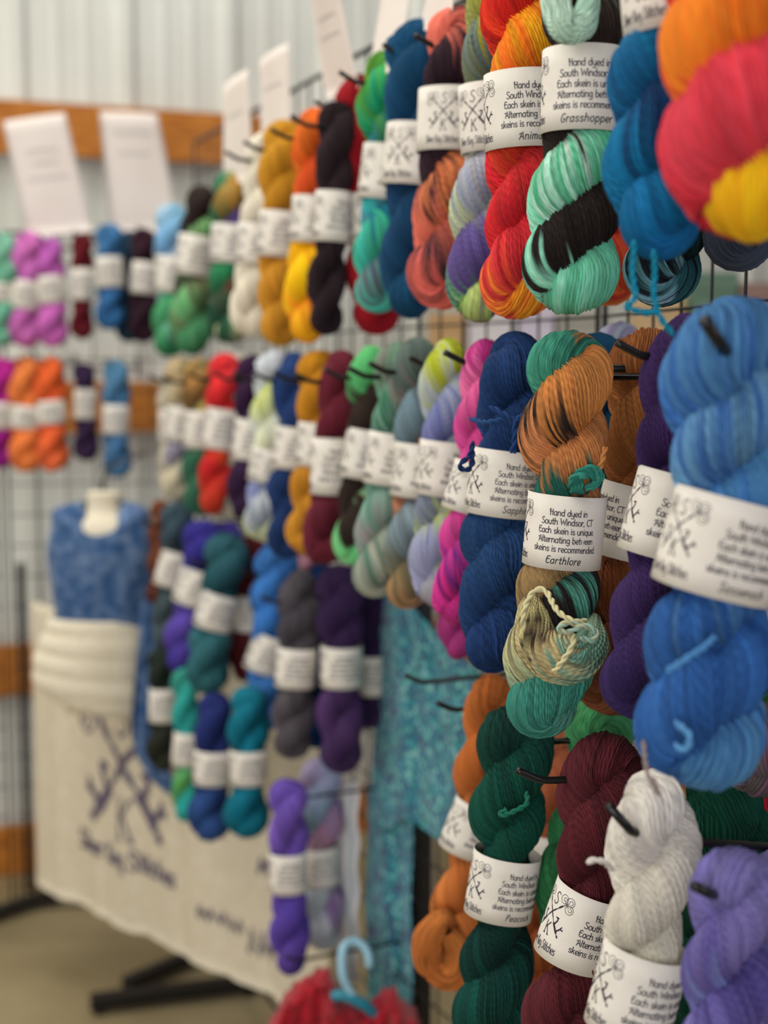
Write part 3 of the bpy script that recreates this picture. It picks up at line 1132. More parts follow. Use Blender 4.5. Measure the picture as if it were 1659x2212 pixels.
def paper_band(parent, M4, ra, rb, h, rot, text, res, name=None):
    n = 72
    V, F = [], []
    seg = 4
    rg = random.Random(int(ra * 1e6))
    w1, w2 = rg.uniform(-.03, .03), rg.uniform(0, 6)
    rad = lambda a: 1 + w1 * math.sin(3 * a + w2)

    def at(a, z, off):
        k = rad(a)
        return M4 @ Vector(((ra * k + off) * math.sin(a), -(rb * k + off) * math.cos(a), z))
    for off in (0.0, -.0005):
        for i in range(seg + 1):
            for j in range(n):
                V.append(at(2 * math.pi * j / n, h * (i / seg - .5), off))
    per = (seg + 1) * n
    for lay in (0, 1):
        for i in range(seg):
            for j in range(n):
                q = (lay * per + i * n + j, lay * per + i * n + (j + 1) % n, lay * per + (i + 1) * n + (j + 1) % n, lay * per + (i + 1) * n + j)
                F.append(q if lay == 0 else q[::-1])
    for i in (0, seg):
        for j in range(n):
            q = (i * n + j, i * n + (j + 1) % n, per + i * n + (j + 1) % n, per + i * n + j)
            F.append(q[::-1] if i == 0 else q)
    band = add_obj('paper_band', make_mesh('paper_band', np.array([tuple(v) for v in V]), np.array(F, dtype=np.int32)), M_PAPER, parent)
    band['label'] = 'white printed paper label band'
    if not text:
        return band
    a0 = math.radians(rot)
    rm = (ra + rb) / 2
    fn = lambda x, y, a=a0: tuple(at(a + x / rm, y - h / 2, .00022))
    step = h * (.035 if res == 'h' else .06)
    add_obj('printed_text', ink_mesh('printed_text', printed_strokes(h), fn, step), M_INK, band)
    ae = a0 - .86 * h / rm
    fe = lambda x, y: tuple(at(ae + x / rm, y - h / 2, .00022))
    em = emblem_strokes(0, h * .60, h)
    em += text_strokes('Silver Key Stitches', -.02 * h, h * .105, h * .115, width=h * .0095, xs=.60)
    add_obj('key_emblem', ink_mesh('key_emblem', em, fe, step), M_INK, band)
    if name:
        hs = text_strokes(name, -h * .02, h * .085, h * .10, width=h * .012, slant=.18, track=.8)
        add_obj('handwritten_name', ink_mesh('handwritten_name', hs, fn, step), M_PEN, band)
    return band


N_NEAR = Vector((.977, .213, 0))
N_MID = Vector((.917, .40, 0))


def hook(p, n, label, back=.15, front=.045, rad=.0033):
    """black display hook: straight wire with the tip bent upward"""
    a = p + n * back
    b = p - n * front
    pts = [a, p, b + n * .008, b, b - n * .006 + Vector((0, 0, .003)), b - n * .026 + Vector((0, 0, .018))]
    mb = MB()
    path = [a, p] + [Vector(q) for q in smooth_path([tuple(b + n * .012), tuple(b - n * .002 + Vector((0, 0, .001))), tuple(b - n * .011 + Vector((0, 0, .0045))), tuple(b - n * .025 + Vector((0, 0, .0115)))], 4)]
    mb.tube(path, rad, 8)
    o = mb.obj('display_hook', M_STEEL)
    tag(o, label, 'hook', 'black display hooks on the grid panels')
    # small saddle that clips over the grid wire
    mb2 = MB()
    mb2.box(a, (.006, .02, .05))
    mb2.obj('hook_clip', M_STEEL, o, False)
    return o


SK_N = [0]


def skein(label, group, x0, y0, x1, y1, w, A, B=None, band=None, turns=2.0, fa=.13, z=None, dz=0.0, res='m',
          name=None, bow=0.0, text=True, hk=None, mott=.12, flame=.03, fat=1.0, hfront=.024, hback=.15, tilt=0, hn=None):
    """x0,y0 top and x1,y1 bottom of the skein as it hangs; band = (y centre, height, roll, turn) of its paper label"""
    SK_N[0] += 1
    seed = SK_N[0] * 13
    if turns < 2.45 and fa < .35:
        turns *= 1.15
    d = (Zx(x0) if z is None else z) + dz
    top, bot = P(x0, y0, d), P(x1, y1, d)
    L = (bot - top).length
    W = w * d / F_PX
    A = as_stops(A)
    B = A if B is None else as_stops(B)
    lab = None
    if band:
        tc = (band[0] - y0) / (y1 - y0)
        th = band[1] / (y1 - y0)
        pad = .03 + .0018 * abs(band[2])
        lab = (tc - th / 2 - pad, tc + th / 2 + pad)
    root = thing('yarn_skein', label, 'yarn skein', top, group)
    wide = {'h': 1.07, 'm': 1.10, 'f': 1.14}[res]
    me, r, R = hank('yarn', L, W * wide, turns, fa, lab, A, B, res, seed, bow, mott, flame, fat)
    ax = (top - bot).normalized()
    xx = Vector((1, 0, 0))
    xx = (xx - ax * xx.dot(ax)).normalized()
    yy = ax.cross(xx)
    rotm = Matrix((xx, yy, ax)).transposed().to_4x4()
    o = add_obj('yarn', me, M_YARN if res == 'h' else M_YARN_SOFT, root)
    o.matrix_local = rotm
    if band:
        h = band[1] * d / F_PX
        off = bow * math.sin(math.pi * tc) * W
        roll = Matrix.Rotation(math.radians(band[2]), 4, 'Y') @ Matrix.Rotation(math.radians(tilt), 4, 'X')
        m4 = rotm @ Matrix.Translation((off, 0, -tc * L)) @ roll
        paper_band(root, m4, (R + r) * .985 / (wide ** .8), (R + r) * .94 / (wide ** .8), h, (band[3] if len(band) > 3 else 40) + (16 if d > 1.42 and d < 3 else 0) - math.degrees(math.atan2(top.x, d)), text, res, name)
    if hk:
        n = hn if hn is not None else (N_NEAR if x0 > 950 else N_MID)
        hook(top + Vector((0, 0, (-1.75 if res == 'h' else -2.25) * r)), n, hk, back=hback, front=hfront if (res == 'h' or hfront != .024) else .046)
    return root, d, r


def rod(label, pts, rad=.0036):
    """display hook given by photograph points (x, y, distance)"""
    mb = MB()
    mb.tube([tuple(P(*q)) for q in pts], rad, 10)
    o = mb.obj('display_hook', M_STEEL)
    return tag(o, label, 'hook', 'black display hooks on the grid panels')


def tie(root, pts, rad, color, light=None, name='tie_strand'):
    """pts: (x, y, d) photograph pixels with distance"""
    w = [P(*p) - root.location for p in pts]
    add_obj(name, strand_mesh(name, [tuple(q) for q in w], rad, color, light), M_YARN_SOFT, root)
# ------------------------------------------------------------------ the skeins
TOP = 'hand dyed skeins on the top row of hooks'
MID = 'hand dyed skeins on the middle row of hooks'
LOW = 'hand dyed skeins on the lower hooks'
FAR = 'hand dyed skeins on the back grid panel'

navy, navy2 = (30, 62, 112), (22, 44, 88)
teal, dteal, lteal = (44, 128, 118), (20, 84, 92), (120, 190, 172)
orange, tan, black = (206, 136, 70), (176, 142, 96), (30, 27, 27)
cream = (226, 218, 200)

# ---- top row, from the right
r_, d_, _ = skein('big skein of orange, coral red and yellow at the top right corner', TOP, 1625, -610, 1598, 545, 330,
      [(0, (232, 60, 40)), (.45, (238, 120, 40)), (.54, (240, 136, 40)), (.66, (240, 140, 44)), (.66, (232, 90, 60)), (.69, (222, 60, 60)), (.73, (246, 186, 30)), (1, (250, 196, 30))],
      [(0, (232, 60, 40)), (.5, (214, 60, 50)), (.66, (226, 70, 84)), (.76, (226, 74, 90)), (.86, (214, 50, 66)), (.91, (206, 30, 50)), (.95, (244, 130, 40)), (1, (250, 170, 34))],
      None, 2.85, .18, .86, res='h', fat=1.0)
r_, d_, _ = skein('peacock blue skein with turquoise tie, second from the top right', TOP, 1462, -440, 1428, 562, 212,
      [(0, (16, 96, 140)), (.5, (14, 120, 160)), (.62, (20, 70, 120)), (.7, (24, 58, 104)), (.8, (14, 112, 156)), (.92, (16, 110, 158)), (1, (18, 92, 146))],
      [(0, (16, 96, 140)), (.5, (14, 118, 158)), (.6, (18, 100, 146)), (.75, (22, 64, 112)), (.85, (16, 118, 164)), (1, (18, 96, 150))],
      (-44, 207, -7, 62), 2.5, .29, .99, res='h', mott=.2)
tie(r_, [(1370, 520, d_ - .035), (1366, 585, d_ - .03), (1372, 640, d_ - .03), (1356, 664, d_ - .03), (1398, 676, d_ - .03), (1418, 674, d_ - .03), (1436, 700, d_ - .03), (1456, 724, d_ - .03)], .0022, (20, 140, 170))
tie(r_, [(1412, 540, d_ - .035), (1414, 590, d_ - .03), (1412, 630, d_ - .03), (1420, 672, d_ - .03)], .0022, (20, 140, 170))
SK = {}
SK['grass'], _, _ = skein('dark brown and mint green skein with a fully readable label in the top row', TOP, 1298, -230, 1222, 682, 182,
      [(0, (190, 220, 200)), (.2, (160, 205, 180)), (.27, (60, 48, 42)), (.5, (50, 40, 36)), (.545, (60, 50, 44)), (.565, (215, 238, 222)), (.62, (130, 210, 176)), (.67, (84, 186, 138)), (.72, (190, 232, 212)), (.8, (120, 204, 170)), (.92, (110, 200, 165)), (1, (170, 228, 206))],
      [(0, (190, 220, 200)), (.12, (170, 210, 190)), (.2, (56, 46, 42)), (.55, (52, 42, 38)), (.63, (56, 44, 38)), (.70, (42, 32, 28)), (.865, (40, 30, 28)), (.885, (150, 214, 190)), (.93, (120, 205, 172)), (1, (190, 234, 214))],
      (196, 172, -3, 8), 3.3, .03, 1.14, res='h', name='Grasshopper', hk='black hook through the dark brown and mint skein', mott=.16, hfront=.02)
skein('fiery red, orange and yellow skein with a handwritten label in the top row', TOP, 1145, -95, 1118, 687, 168,
      [(0, (222, 50, 36)), (.12, (222, 70, 36)), (.19, (240, 130, 30)), (.24, (248, 180, 36)), (.30, (244, 140, 36)), (.4, (232, 90, 40)), (.52, (214, 50, 50)), (.6, (214, 60, 60)), (.7, (206, 36, 50)), (.82, (214, 50, 50)), (.87, (244, 150, 50)), (1, (246, 180, 50))],
      [(0, (222, 50, 36)), (.15, (214, 44, 34)), (.22, (226, 70, 36)), (.4, (230, 90, 40)), (.6, (206, 40, 50)), (.74, (202, 34, 48)), (.85, (216, 60, 66)), (.91, (226, 90, 60)), (.94, (246, 170, 40)), (1, (246, 180, 50))],
      (240, 158, -3, 14), 2.75, .266, 1.33, res='h', name='Animal!', hk='black hook through the fiery red and yellow skein', mott=.16)
skein('coral red and orange skein hanging behind the dark brown and mint one', TOP, 1335, -40, 1322, 655, 140,
      [(0, (214, 60, 50)), (.8, (214, 52, 48)), (.9, (224, 96, 60)), (1, (240, 160, 70))], None, None, 2.2, .1, 1.44, res='m')
skein('black, teal and lilac skein tucked below the peacock blue one', TOP, 1470, -120, 1436, 658, 168,
      [(0, (40, 60, 70)), (.7, (40, 110, 116)), (.82, (26, 24, 32)), (.88, (40, 50, 60)), (.93, (110, 170, 180)), (1, (160, 180, 210))],
      [(0, (40, 60, 70)), (.7, (44, 130, 124)), (.8, (26, 22, 32)), (.9, (60, 130, 140)), (1, (34, 26, 40))], None, 2.3, .1, 1.2, res='h', mott=.25, flame=.05)
skein('slate grey skein end below the orange and yellow one', TOP, 1625, -160, 1592, 588, 180, [(60, 78, 100), (44, 58, 80), (80, 88, 104)], None, None, 2.2, .05, 1.16, res='m')
skein('olive, lavender and lime skein behind the fiery red one', TOP, 1078, -60, 1030, 696, 128,
      [(0, (190, 190, 60)), (.12, (196, 190, 40)), (.2, (120, 140, 140)), (.34, (130, 130, 60)), (.5, (220, 215, 215)), (.62, (160, 170, 190)), (.7, (196, 206, 160)), (.8, (104, 86, 150)), (.88, (90, 72, 140)), (.93, (200, 220, 130)), (1, (140, 190, 110))],
      [(0, (190, 190, 60)), (.2, (140, 150, 120)), (.3, (110, 116, 60)), (.5, (226, 220, 215)), (.6, (206, 214, 190)), (.75, (110, 96, 156)), (.86, (110, 90, 150)), (.92, (90, 160, 110)), (1, (214, 226, 150))],
      (254, 140, -6, 62), 2.3, .2, 1.46, res='h', mott=.2)
skein('blackish plum and coral skein in the top row', TOP, 985, 15, 955, 652, 138,
      [(0, (236, 130, 110)), (.08, (240, 130, 110)), (.16, (60, 40, 50)), (.3, (44, 28, 38)), (.5, (56, 36, 46)), (.56, (230, 140, 90)), (.6, (232, 140, 90)), (.64, (64, 40, 52)), (.68, (230, 130, 100)), (.8, (226, 116, 100)), (1, (222, 110, 100))],
      [(0, (240, 130, 110)), (.1, (240, 128, 108)), (.2, (236, 124, 104)), (.26, (56, 34, 44)), (.5, (60, 40, 50)), (.66, (64, 40, 50)), (.72, (226, 118, 96)), (.85, (70, 46, 56)), (.9, (222, 110, 98)), (1, (222, 110, 100))],
      (261, 130, 0, 66), 2.0, .16, 1.62, res='h', hk='black hook through the plum and coral skein', mott=.14)
skein('deep petrol blue skein in the top row', TOP, 906, 45, 880, 688, 126, [(0, (20, 84, 122)), (.4, (24, 74, 110)), (.6, (26, 68, 104)), (1, (24, 84, 120))], None,
      (335, 128, 3, 55), 1.8, .18, 1.74, res='h', hk='black hook through the petrol blue skein', mott=.18)
skein('green and turquoise variegated skein beside the petrol blue one', TOP, 842, 108, 808, 672, 92,
      [(0, (110, 170, 60)), (.1, (90, 170, 60)), (.2, (30, 170, 130)), (.3, (40, 150, 60)), (.36, (30, 110, 110)), (.58, (70, 190, 190)), (.7, (90, 110, 140)), (.78, (40, 140, 150)), (.85, (110, 90, 110)), (1, (80, 190, 170))],
      [(0, (110, 170, 60)), (.14, (40, 150, 80)), (.25, (100, 170, 60)), (.4, (30, 110, 120)), (.6, (40, 140, 170)), (.72, (70, 180, 140)), (.86, (70, 190, 180)), (1, (90, 180, 150))],
      (372, 114, 4, 40), 2.4, .14, 1.84, res='m', hk='black hook through the green variegated skein', mott=.2, flame=.05)
skein('crimson skein in the top row', TOP, 782, 162, 812, 724, 100, [(0, (160, 26, 36)), (1, (172, 30, 44))], None, (470, 104, -2, 40), 2.0, .2, 1.98, res='m', hk='black hook through the crimson skein')
skein('plum black skein left of the crimson one', TOP, 732, 214, 704, 722, 76, [(52, 38, 42), (44, 30, 36)], None, (467, 106, 0, 40), 1.9, .2, None, res='m', hk='black hook through the plum black skein', mott=.2)
skein('bright orange and yellow skein in the top row', TOP, 684, 230, 660, 742, 88,
      [(0, (240, 130, 40)), (.2, (226, 100, 40)), (.35, (240, 180, 40)), (.55, (246, 190, 20)), (.66, (244, 180, 20)), (.72, (236, 96, 34)), (.85, (244, 160, 40)), (1, (250, 190, 30))],
      [(0, (240, 120, 40)), (.25, (216, 90, 40)), (.5, (236, 100, 36)), (.6, (240, 160, 30)), (.7, (250, 200, 20)), (.78, (244, 196, 20)), (.9, (240, 110, 40)), (1, (250, 180, 30))],
      (474, 98, 2, 30), 2.5, .1, None, res='m', hk='black hook through the bright orange skein', mott=.16)
skein('mustard yellow skein in the top row', TOP, 622, 258, 602, 750, 86, [(214, 160, 46), (196, 140, 40), (206, 150, 50)], None, (506, 96, 2, 20), 2.4, .15, None, res='m', hk='black hook through the top row mustard skein', bow=-.12)
skein('cream white skein in the top row', TOP, 578, 282, 548, 728, 82, [(232, 226, 208), (226, 218, 198)], None, (528, 86, 0, 20), 2.6, .2, None, res='m', hk='black hook through the cream white skein', bow=-.1)
skein('dark violet and teal skein behind the cream white one', TOP, 556, 344, 545, 700, 64, [(88, 40, 110), (20, 110, 116), (70, 40, 100)], None, None, 2.0, .1, 2.56, res='f')
skein('bottle green and amber skein in the top row', TOP, 502, 366, 492, 742, 82,
      [(0, (90, 170, 130)), (.15, (190, 140, 60)), (.3, (40, 100, 70)), (.6, (60, 150, 100)), (.75, (30, 80, 60)), (.9, (60, 110, 80)), (1, (226, 220, 170))],
      [(0, (70, 150, 110)), (.2, (40, 110, 70)), (.3, (80, 60, 120)), (.6, (120, 80, 50)), (.75, (40, 90, 70)), (1, (24, 70, 50))], (527, 80, 3, 20), 2.2, .15, 2.56, res='f', mott=.2)
skein('chocolate brown and pale green skein in the top row', TOP, 430, 400, 408, 765, 78,
      [(0, (60, 44, 38)), (.1, (50, 38, 34)), (.25, (150, 210, 140)), (.35, (70, 54, 44)), (.6, (110, 90, 70)), (.75, (110, 180, 120)), (.9, (120, 96, 80)), (1, (80, 150, 100))],
      [(0, (54, 40, 36)), (.25, (50, 38, 36)), (.4, (110, 160, 120)), (.6, (70, 50, 44)), (.7, (64, 50, 44)), (.85, (90, 160, 110)), (1, (60, 130, 90))], (552, 84, 4, 20), 2.2, .3, 2.7, res='f', mott=.2)
skein('pale blue and leaf green skein at the corner of the two walls', TOP, 372, 440, 366, 772, 66,
      [(0, (150, 200, 220)), (.25, (130, 180, 220)), (.4, (110, 160, 210)), (.6, (80, 160, 110)), (.8, (80, 160, 110)), (1, (70, 150, 100))],
      [(0, (160, 205, 225)), (.3, (170, 190, 220)), (.6, (150, 200, 190)), (.75, (140, 196, 180)), (.9, (70, 150, 100)), (1, (60, 140, 90))], (592, 76, 2, 20), 2.0, .2, 2.86, res='f')

# ---- skeins on the back panel
FZ = 3.24
fk = dict(z=FZ, res='f', text=True)


def far(label, x0, y0, x1, y1, w, A, band, B=None, turns=1.6, fa=.2, dz=0.0, text=True, **kw):
    return skein(label, FAR, x0, y0, x1, y1, w, A, B, band, turns, fa, z=FZ, dz=dz, res='f', text=text, **kw)


def fhook(x, y, label):
    hook(P(x, y, FZ), Vector((.12, .99, 0)).normalized(), label, .17, .03)


far('blackish plum skein on the back panel beside the corner', 312, 490, 310, 742, 54, [(66, 34, 48), (44, 20, 34), (52, 26, 40)], (600, 66, 4, 0))
far('mid blue skein on the back panel', 236, 486, 238, 712, 56, [(80, 136, 184), (60, 112, 164), (56, 110, 160)], (588, 64, -3, 0))
far('dark petrol skein hanging between the mid blue and plum ones', 278, 498, 276, 742, 46, [(50, 82, 100), (36, 62, 82), (44, 74, 92)], None, dz=.06)
far('narrow dark red skein on the back panel', 178, 504, 178, 732, 42, [(118, 30, 40), (92, 16, 28), (104, 24, 36)], (614, 66, 0, 0))
far('pink violet skein, left of the touching pair on the back panel', 64, 500, 52, 748, 62, [(226, 130, 200), (206, 116, 196), (214, 120, 190)], (637, 60, 2, 0))
far('pink violet skein, right of the touching pair on the back panel', 106, 512, 116, 752, 58, [(180, 96, 180), (220, 120, 204), (206, 110, 186)], (626, 58, -4, 0))
far('mint green skein at the left edge', 8, 502, 4, 748, 60, [(150, 210, 180), (120, 190, 160), (130, 196, 168)], (632, 40, 0, 0))
far('neon orange skein, left of the touching pair on the back panel', 62, 768, 52, 1016, 66, [(250, 150, 84), (248, 136, 70), (250, 140, 74)], (900, 50, 2, 0))
far('neon orange skein, right of the touching pair on the back panel', 108, 770, 114, 1020, 60, [(250, 120, 60), (248, 108, 56), (250, 126, 76)], (890, 50, -5, 0))
far('magenta skein cut off by the left edge', 2, 772, -4, 1012, 62, [(206, 50, 160), (190, 40, 150), (150, 40, 140)], (896, 56, 0, 0))
far('hot pink skein peeping out behind the neon orange pair', 40, 772, 30, 960, 44, [(226, 90, 150), (214, 70, 150)], None, dz=.07)
far('aubergine skein alone on the back panel', 180, 782, 188, 996, 46, [(66, 44, 78), (54, 34, 66), (64, 42, 76)], (872, 64, 4, 0))
far('denim blue skein low on the back panel', 252, 776, 248, 1032, 56, [(100, 150, 180), (74, 120, 164), (84, 130, 168)], (905, 62, 0, 0))
for (x, y, t_) in ((312, 505, 'back panel hook of the blackish plum skein'), (236, 502, 'back panel hook of the mid blue skein'), (178, 516, 'back panel hook of the narrow dark red skein'),
                   (64, 516, 'back panel hook of the left pink violet skein'), (106, 526, 'back panel hook of the right pink violet skein'), (8, 518, 'back panel hook of the mint green skein'),
                   (62, 786, 'back panel hook of the left neon orange skein'), (108, 786, 'back panel hook of the right neon orange skein'), (2, 788, 'back panel hook of the magenta skein'),
                   (180, 796, 'back panel hook of the aubergine skein'), (252, 792, 'back panel hook of the denim blue skein')):
    fhook(x, y, t_)

# ---- middle row, from the right
sass = [(0, (76, 130, 184)), (.12, (60, 110, 170)), (.2, (120, 170, 204)), (.3, (60, 108, 170)), (.4, (110, 160, 200)), (.6, (50, 98, 162)), (.75, (54, 104, 168)), (.9, (90, 146, 192)), (1, (54, 104, 164))]
sass2 = [(0, (76, 130, 184)), (.1, (90, 144, 190)), (.25, (50, 96, 160)), (.34, (90, 150, 196)), (.6, (64, 118, 180)), (.7, (46, 92, 156)), (.85, (54, 106, 172)), (1, (60, 110, 170))]
r_, d_, _ = skein('big denim blue skein with a blurred handwritten label at right', MID, 1615, 632, 1502, 1702, 262, sass, sass2, (1166, 212, 10, 36), 2.8, .25, .93, res='h', name='Sassenach',
                  mott=.16, flame=.05)
tie(r_, [(1390, 1600, d_ - .02), (1396, 1660, d_ - .03), (1412, 1700, d_ - .04), (1424, 1716, d_ - .04), (1410, 1680, d_ - .04)], .0017, (150, 136, 130))
tie(r_, [(1440, 1450, d_ - .06), (1480, 1425, d_ - .066), (1520, 1400, d_ - .06), (1545, 1376, d_ - .05)], .0022, (80, 140, 196))
tie(r_, [(1460, 1560, d_ - .05), (1490, 1590, d_ - .06), (1480, 1620, d_ - .06), (1460, 1610, d_ - .05)], .0022, (90, 150, 200))
skein('green skein with a grey shaded label behind the big denim blue one', MID, 1742, 700, 1668, 1520, 190, [(0, (40, 90, 70)), (.7, (60, 120, 80)), (1, (50, 100, 66))], None, (1262, 190, 8, -30), 2.0, .1, 1.02, res='m', name=None)
skein('yellow skein end beside the big denim blue one', MID, 1640, 800, 1600, 1400, 80, [(226, 190, 40), (214, 170, 30)], None, None, 2.0, .1, 1.16, res='f')
skein('dark violet skein in the middle row', MID, 1490, 676, 1375, 1548, 158, [(0, (70, 46, 96)), (.3, (60, 36, 86)), (.7, (66, 44, 94)), (1, (54, 40, 92))], None, (1104, 184, 8, 44), 2.6, .25, 1.09, res='h', mott=.16, hk='black hook passing in front of the chestnut skein', hfront=.036)
skein('chestnut brown skein in the middle row', MID, 1408, 700, 1326, 1535, 162, [(0, (150, 90, 50)), (.25, (170, 110, 58)), (.45, (140, 84, 44)), (.8, (132, 74, 44)), (1, (140, 86, 56))], None, (1122, 158, 8, -57), 2.6, .24, 1.27, res='h', mott=.2)
skein('pale lavender and ice blue skein seen behind the hooks', MID, 1342, 692, 1330, 1250, 100, [(0, (206, 226, 236)), (.1, (190, 184, 216)), (.25, (176, 168, 206)), (.4, (160, 190, 224)), (1, (180, 190, 220))], None, None, 2.0, .2, 1.46, res='m')
skein('dark teal blue skein behind the orange and teal one', MID, 1290, 716, 1282, 1514, 120, [(0, (24, 80, 112)), (.5, (20, 76, 110)), (.9, (20, 96, 160)), (1, (24, 110, 180))], None, None, 2.1, .1, 1.36, res='m')

r_, d_, rr = skein('burnt orange, teal and black skein at the centre, fully readable label', MID, 1236, 710, 1168, 1590, 172,
      [(0, (70, 150, 128)), (.045, (60, 140, 120)), (.07, (214, 146, 82)), (.19, (208, 138, 74)), (.225, (70, 52, 40)), (.25, (40, 34, 32)), (.29, (190, 126, 80)), (.38, (180, 116, 70)), (.5, (150, 120, 80)), (.62, (176, 146, 100)), (.655, (150, 130, 96)), (.68, (60, 50, 44)), (.75, (60, 110, 104)), (.82, (90, 160, 140)), (.9, (60, 140, 126)), (1, (110, 180, 160))],
      [(0, (70, 150, 128)), (.16, (64, 140, 116)), (.2, (190, 130, 80)), (.3, (206, 136, 80)), (.335, (180, 120, 70)), (.35, (34, 96, 84)), (.41, (44, 116, 100)), (.56, (60, 50, 44)), (.61, (100, 180, 160)), (.645, (40, 36, 36)), (.72, (36, 32, 32)), (.8, (190, 186, 140)), (.88, (100, 160, 144)), (1, (80, 160, 144))],
      (1136, 158, 1, 6), 2.4, .155, 1.20, res='h', name='Earthlore', hk='black hook holding the orange and teal skein', hback=.26, hfront=0.0, mott=.22, flame=.022, bow=.09)
# bundle of cream and sage ends folded over the front, and the knot above the label
def side_bundle(root, label, pts, w0, cols, seed, d):
    path = np.array(smooth_path([tuple(P(*p) - root.location) for p in pts], 16))
    n = len(path)
    t = np.linspace(0, 1, n)
    rad = np.interp(t, np.linspace(0, 1, len(w0)), w0) * d / F_PX
    st = as_stops(cols)

    def cf(s, sid, rng, base):
        ns = int(sid.max()) + 1
        jit = periodic_noise(rng, ns, 8, len(s), 0)[:, sid]
        te = np.clip(s[:, None] + jit * .09, 0, 1)
        v = 1 + .22 * periodic_noise(rng, ns, 12, len(s))[:, sid]
        return eval_stops(st, te) * np.clip(v, .5, 1.6)[..., None]
    me = bundle_mesh('yarn_fold', path, np.tile(np.array([[.2, -1.0, .15]]), (n, 1)), rad, cf, 38, 4, .3, seed, closed=False)
    o = add_obj('yarn_fold', me, M_YARN, root)
    if label:
        o['label'] = label
    return o


side_bundle(r_, 'cream and sage green fold of yarn', [(1150, 1290, d_ - .02), (1150, 1330, d_ - .03), (1165, 1385, d_ - .042), (1200, 1420, d_ - .052), (1245, 1425, d_ - .052), (1275, 1390, d_ - .04), (1280, 1335, d_ - .02)],
            [20, 34, 46, 52, 48, 38, 18], [(0, (120, 100, 80)), (.15, (206, 196, 140)), (.35, (70, 58, 50)), (.45, (196, 178, 130)), (.6, (150, 176, 150)), (.75, (110, 160, 144)), (.9, (150, 176, 150)), (1, (90, 80, 66))], 501, d_)
cr = (214, 206, 160)
tie(r_, [(1135, 1370, d_ - .05), (1130, 1330, d_ - .055), (1150, 1282, d_ - .05), (1178, 1276, d_ - .05), (1205, 1320, d_ - .07), (1240, 1342, d_ - .078), (1266, 1342, d_ - .07)], .0026, cr)
tie(r_, [(1266, 1352, d_ - .075), (1226, 1346, d_ - .082), (1206, 1356, d_ - .083), (1226, 1366, d_ - .083), (1262, 1352, d_ - .08), (1288, 1366, d_ - .078), (1278, 1384, d_ - .078), (1252, 1376, d_ - .08)], .0026, (200, 190, 150), (150, 200, 186))
tie(r_, [(1240, 1370, d_ - .08), (1236, 1396, d_ - .084), (1214, 1430, d_ - .082), (1196, 1452, d_ - .076)], .0026, cr)
for k_ in range(4):
    tie(r_, [(1238 + 6 * k_, 1064, d_ - .03), (1232 + 7 * k_, 1040 - 3 * k_, d_ - .042), (1256, 1016 + 5 * k_, d_ - .048), (1284 - 4 * k_, 1010 + 6 * k_, d_ - .046), (1300 - 3 * k_, 1030 + 3 * k_, d_ - .04), (1280 - 5 * k_, 1056, d_ - .036)], .0026, (40, 120, 110), (60, 150, 130))
tie(r_, [(1285, 1030, d_ - .04), (1300, 1000, d_ - .044), (1308, 966, d_ - .04)], .0024, (190, 124, 70))

r_, d_, _ = skein('sapphire navy skein with a looped tie in the middle row', MID, 1112, 712, 1064, 1452, 158, [(0, (34, 66, 112)), (.3, (30, 60, 108)), (.6, (40, 76, 120)), (1, (30, 58, 110))], None, (1037, 142, 3, 27), 2.5, .29, 1.35, res='h', name='Sapphire',
                  hk='black hook holding the sapphire navy skein', hfront=.001, mott=.16)
tie(r_, [(1016, 905, d_ - .03), (1050, 912, d_ - .048), (1090, 905, d_ - .05), (1112, 905, d_ - .05)], .0024, (38, 74, 124))
tie(r_, [(1060, 880, d_ - .045), (1090, 896, d_ - .053), (1110, 912, d_ - .055), (1112, 945, d_ - .058), (1108, 978, d_ - .058)], .0030, (30, 60, 112))
tie(r_, [(1140, 890, d_ - .05), (1118, 905, d_ - .054), (1110, 914, d_ - .055)], .0024, (38, 74, 124))
tie(r_, [(1022, 955, d_ - .04), (1014, 985, d_ - .045), (996, 1000, d_ - .045), (996, 1012, d_ - .045), (1012, 1014, d_ - .045), (1020, 996, d_ - .045), (1020, 964, d_ - .042)], .0026, (22, 48, 92))
skein('hot pink skein with violet flecks in the middle row', MID, 1056, 726, 978, 1345, 96, [(0, (196, 60, 140)), (.08, (206, 70, 150)), (.14, (244, 130, 180)), (.3, (226, 80, 160)), (.5, (236, 110, 180)), (.72, (226, 70, 160)), (.8, (120, 50, 140)), (.85, (216, 60, 150)), (1, (206, 56, 146))],
      None, (1050, 108, 10, 40), 2.2, .2, 1.47, res='h', hk='black hook holding the hot pink skein', mott=.16)
skein('magenta skein end below the hot pink one', MID, 1010, 1000, 984, 1425, 66, [(176, 60, 130), (160, 56, 120)], None, None, 2.0, .1, 1.6, res='f')
skein('lavender and lime skein in the middle row', MID, 972, 728, 938, 1308, 108,
      [(0, (196, 206, 50)), (.1, (200, 206, 60)), (.15, (206, 214, 226)), (.25, (150, 160, 206)), (.36, (120, 124, 180)), (.55, (160, 170, 180)), (.68, (200, 210, 90)), (.76, (170, 176, 206)), (.9, (180, 180, 214)), (1, (160, 160, 190))],
      [(0, (196, 206, 50)), (.12, (200, 210, 70)), (.2, (196, 206, 226)), (.3, (170, 180, 60)), (.36, (180, 190, 200)), (.6, (130, 140, 160)), (.72, (206, 216, 130)), (.85, (170, 170, 200)), (1, (170, 170, 170))],
      (1008, 118, 3, 40), 1.9, .28, None, res='h', hk='black hook holding the lavender and lime skein')
